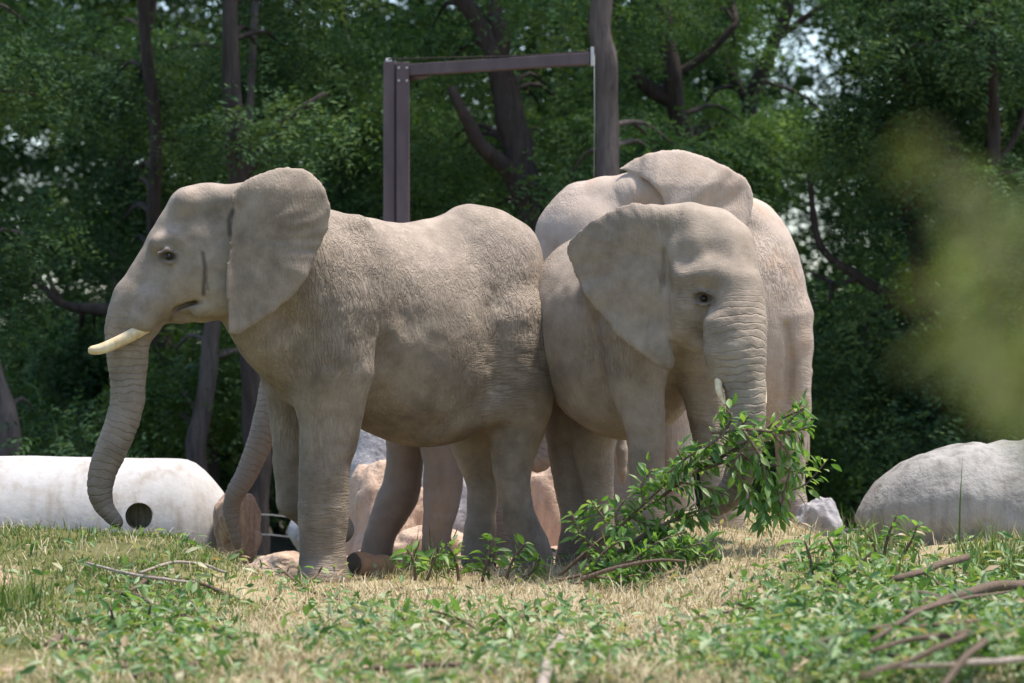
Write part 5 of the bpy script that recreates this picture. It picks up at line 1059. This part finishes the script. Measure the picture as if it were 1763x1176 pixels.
for k, (lab, pts) in enumerate([
    ('leafy branch in the lower right corner under the fanning grey fork', [((1780, 1150), (1700, 1165), (1620, 1160), (1540, 1172)), ((1690, 1163), (1650, 1130), (1600, 1120)), ((1620, 1160), (1580, 1135), (1530, 1130))]),
    ('leafy branch in the middle of the brush heap behind the grey fork', [((1770, 1085), (1690, 1090), (1610, 1085), (1530, 1095)), ((1690, 1090), (1650, 1060), (1610, 1045)), ((1600, 1086), (1560, 1065), (1520, 1062))]),
    ('leafy branch with upright tips at the left end of the brush heap', [((1520, 1070), (1450, 1060), (1390, 1020), (1370, 985)), ((1450, 1060), (1440, 1010), (1455, 970)), ((1490, 1068), (1500, 1020), (1515, 985))]),
    ('leafy branch along the bottom edge right of the pale stick', [((1330, 1150), (1250, 1158), (1170, 1150), (1090, 1160)), ((1250, 1158), (1220, 1125), (1180, 1110)), ((1180, 1152), (1130, 1130), (1080, 1130))]),
    ('leafy branch at the bottom edge below the brush heap', [((1560, 1165), (1470, 1160), (1390, 1165), (1320, 1172)), ((1470, 1160), (1440, 1125), (1400, 1110)), ((1400, 1164), (1370, 1140), (1320, 1130))]),
    ('leafy branch under the thick brown branch at the right edge', [((1770, 1040), (1700, 1045), (1640, 1055), (1570, 1035)), ((1700, 1045), (1680, 1015), (1660, 1000)), ((1640, 1055), (1600, 1075), (1560, 1075))]),
    ('leafy branch in the left foreground in front of the bare soil', [((420, 1120), (350, 1085), (280, 1060), (200, 1055)), ((350, 1085), (330, 1050), (290, 1030)), ((270, 1058), (230, 1035), (180, 1030))]),
    ('leafy twigs lying on the grass of the left rise', [((400, 1040), (340, 1015), (270, 1005), (200, 1010)), ((330, 1013), (300, 990), (260, 980)), ((260, 1005), (220, 1030), (170, 1035))])]):
    sprig('leafy_branch', lab, 'branch', 'cut browse branches', [[(a, b - (34 if k in (0, 1, 2, 4, 5) else 12), max(13.2, 6708 / (b - 700) - .2), max(1.6, 4.2 - i)) for i, (a, b) in enumerate(s_)] for s_ in pts], 190 if k not in (6, 7) else 100, .082, 60 + k)

def stick(label, rows, mat, group='bare sticks on the mound', name='bare_stick', forks=(), up=.035):
    mb = MB()
    for j, rw in enumerate([rows] + list(forks)):
        w = catmull(np.array([[*ray(a, b, c, r * .6, up), r / F * c] for a, b, c, r in rw]), 5); k = np.arange(len(w)); wob = np.stack([vnoise(np.stack([k * .28, k * 0 + j, k * 0 + s], 1), 70 + s) for s in range(3)], 1) * w[:, 3:4] * 1.3
        mb.tube(w[:, :3] + wob, w[:, 3], sides=9, rough=.34, seed=len(label) + j)
    loc = ray(*rows[0][:3]); o = mb.build(name, mat, None, loc); tag(o, label, 'stick', group)
Tw, Pl = M['twig'], M['stick_pale']
stick('pale bleached stick pointing at the viewer at the bottom edge', [(928, 1190, 15.6, 9), (945, 1150, 16.1, 8.5), (958, 1118, 16.7, 8), (970, 1088, 17.3, 6)], Pl)
stick('long thin tan stem curving up the straw from the bottom edge to the brush heap', [(1000, 1165, 16.8, 3.6), (1090, 1108, 17.4, 3.8), (1190, 1070, 17.8, 3.6), (1270, 1050, 18.0, 3), (1350, 1042, 18.1, 2)], Tw)
stick('reddish stick along the bottom edge below the leafy litter', [(600, 1146, 16.2, 4), (680, 1150, 16.2, 4.5), (770, 1148, 16.2, 4), (860, 1158, 16.2, 3)], Tw)
stick('short twig on the straw above the pale stick', [(880, 1064, 18.4, 4), (920, 1056, 18.5, 4), (968, 1050, 18.6, 3)], Tw)
stick('straight brown branch below the grey log', [(1535, 994, 19.9, 5), (1600, 981, 19.9, 6), (1662, 966, 19.9, 6.5)], Tw, up=.2)
stick('thick brown branch cut by the right edge above the brush heap', [(1560, 1052, 18.7, 3.5), (1620, 1040, 18.7, 6), (1690, 1022, 18.7, 8), (1790, 1000, 18.7, 9.5)], Tw, forks=[[(1650, 1034, 18.7, 5), (1600, 1024, 18.6, 4), (1540, 1020, 18.6, 2.5)]], up=.2)
stick('grey forked branch fanning down out of the right edge', [(1800, 1050, 17.0, 7), (1720, 1078, 17.0, 6), (1640, 1108, 17.0, 4.6), (1560, 1140, 17.0, 3.6), (1480, 1170, 17.0, 3)], Tw, forks=[[(1720, 1078, 17.0, 6), (1670, 1120, 16.9, 5), (1620, 1180, 16.9, 4)], [(1680, 1092, 17.0, 5), (1600, 1098, 17.0, 4), (1500, 1118, 17.0, 3)], [(1740, 1072, 17.0, 5), (1640, 1078, 17.1, 4), (1540, 1085, 17.1, 3)]], up=.2)
stick('slender twig rising out of the middle of the brush heap', [(1500, 1100, 17.0, 3), (1570, 1060, 17.1, 3.4), (1650, 1035, 17.2, 3), (1740, 1018, 17.3, 2)], Tw, up=.22)
stick('slender grey twig crossing the brush heap low at the right edge', [(1790, 1128, 15.6, 5), (1700, 1140, 15.6, 4.5), (1610, 1150, 15.6, 3.6), (1510, 1148, 15.6, 2.4)], Pl, up=.2)
stick('reddish twig at the left end of the brush heap', [(1400, 1105, 16.8, 2.6), (1470, 1088, 16.9, 3.4), (1540, 1080, 17.0, 3.4), (1600, 1062, 17.0, 2.4)], Tw, up=.2)
stick('arched dry stem over the grass of the left rise', [(240, 985, 19.6, 2.4), (290, 970, 19.7, 2.6), (340, 972, 19.8, 2.4), (392, 986, 19.8, 2)], Pl)
stick('dry stem on the left rise, lower of the two', [(150, 968, 19.6, 2.2), (210, 985, 19.5, 2.4), (270, 998, 19.4, 2.4), (335, 1002, 19.4, 2)], Pl)
stick('short dark dead twig near the bare soil of the left foreground', [(85, 1105, 17.3, 6), (110, 1098, 17.3, 7), (140, 1110, 17.3, 5), (175, 1115, 17.3, 3)], Tw)

# ------------------------------------------------------------------ near shrub, far out of focus, leaning into the right side
def near_shrub():
    Y = 2.6; st = []
    rg = np.random.default_rng(3)
    zb = gz(PX(1990, Y), Y); pyb = HY + (H - zb) / Y * F
    for (x0, mid, tip) in ((1990, [(1900, 900), (1790, 620)], (1600, 230)), (2010, [(1920, 800), (1830, 540)], (1640, 330)), (1970, [(1880, 900), (1760, 700)], (1590, 470)), (2020, [(1930, 760), (1840, 620)], (1700, 430)), (2000, [(1900, 860), (1800, 720)], (1650, 620)), (1980, [(1890, 880), (1790, 700)], (1620, 560))):
        yy = Y + rg.uniform(-.15, .15); st.append([(x0, HY + (H - gz(PX(x0, yy), yy)) / yy * F - 60, yy, 12), (mid[0][0], mid[0][1], yy, 9), (mid[1][0], mid[1][1], yy, 6), (tip[0], tip[1], yy, 3)])
    sprig('shrub', 'yellow green shrub close to the viewer, blurred, leaning in from the right', 'shrub', None, st, 210, .030, 41, droop=.2, start=.55, meshes=LEAF_NEAR)
near_shrub()
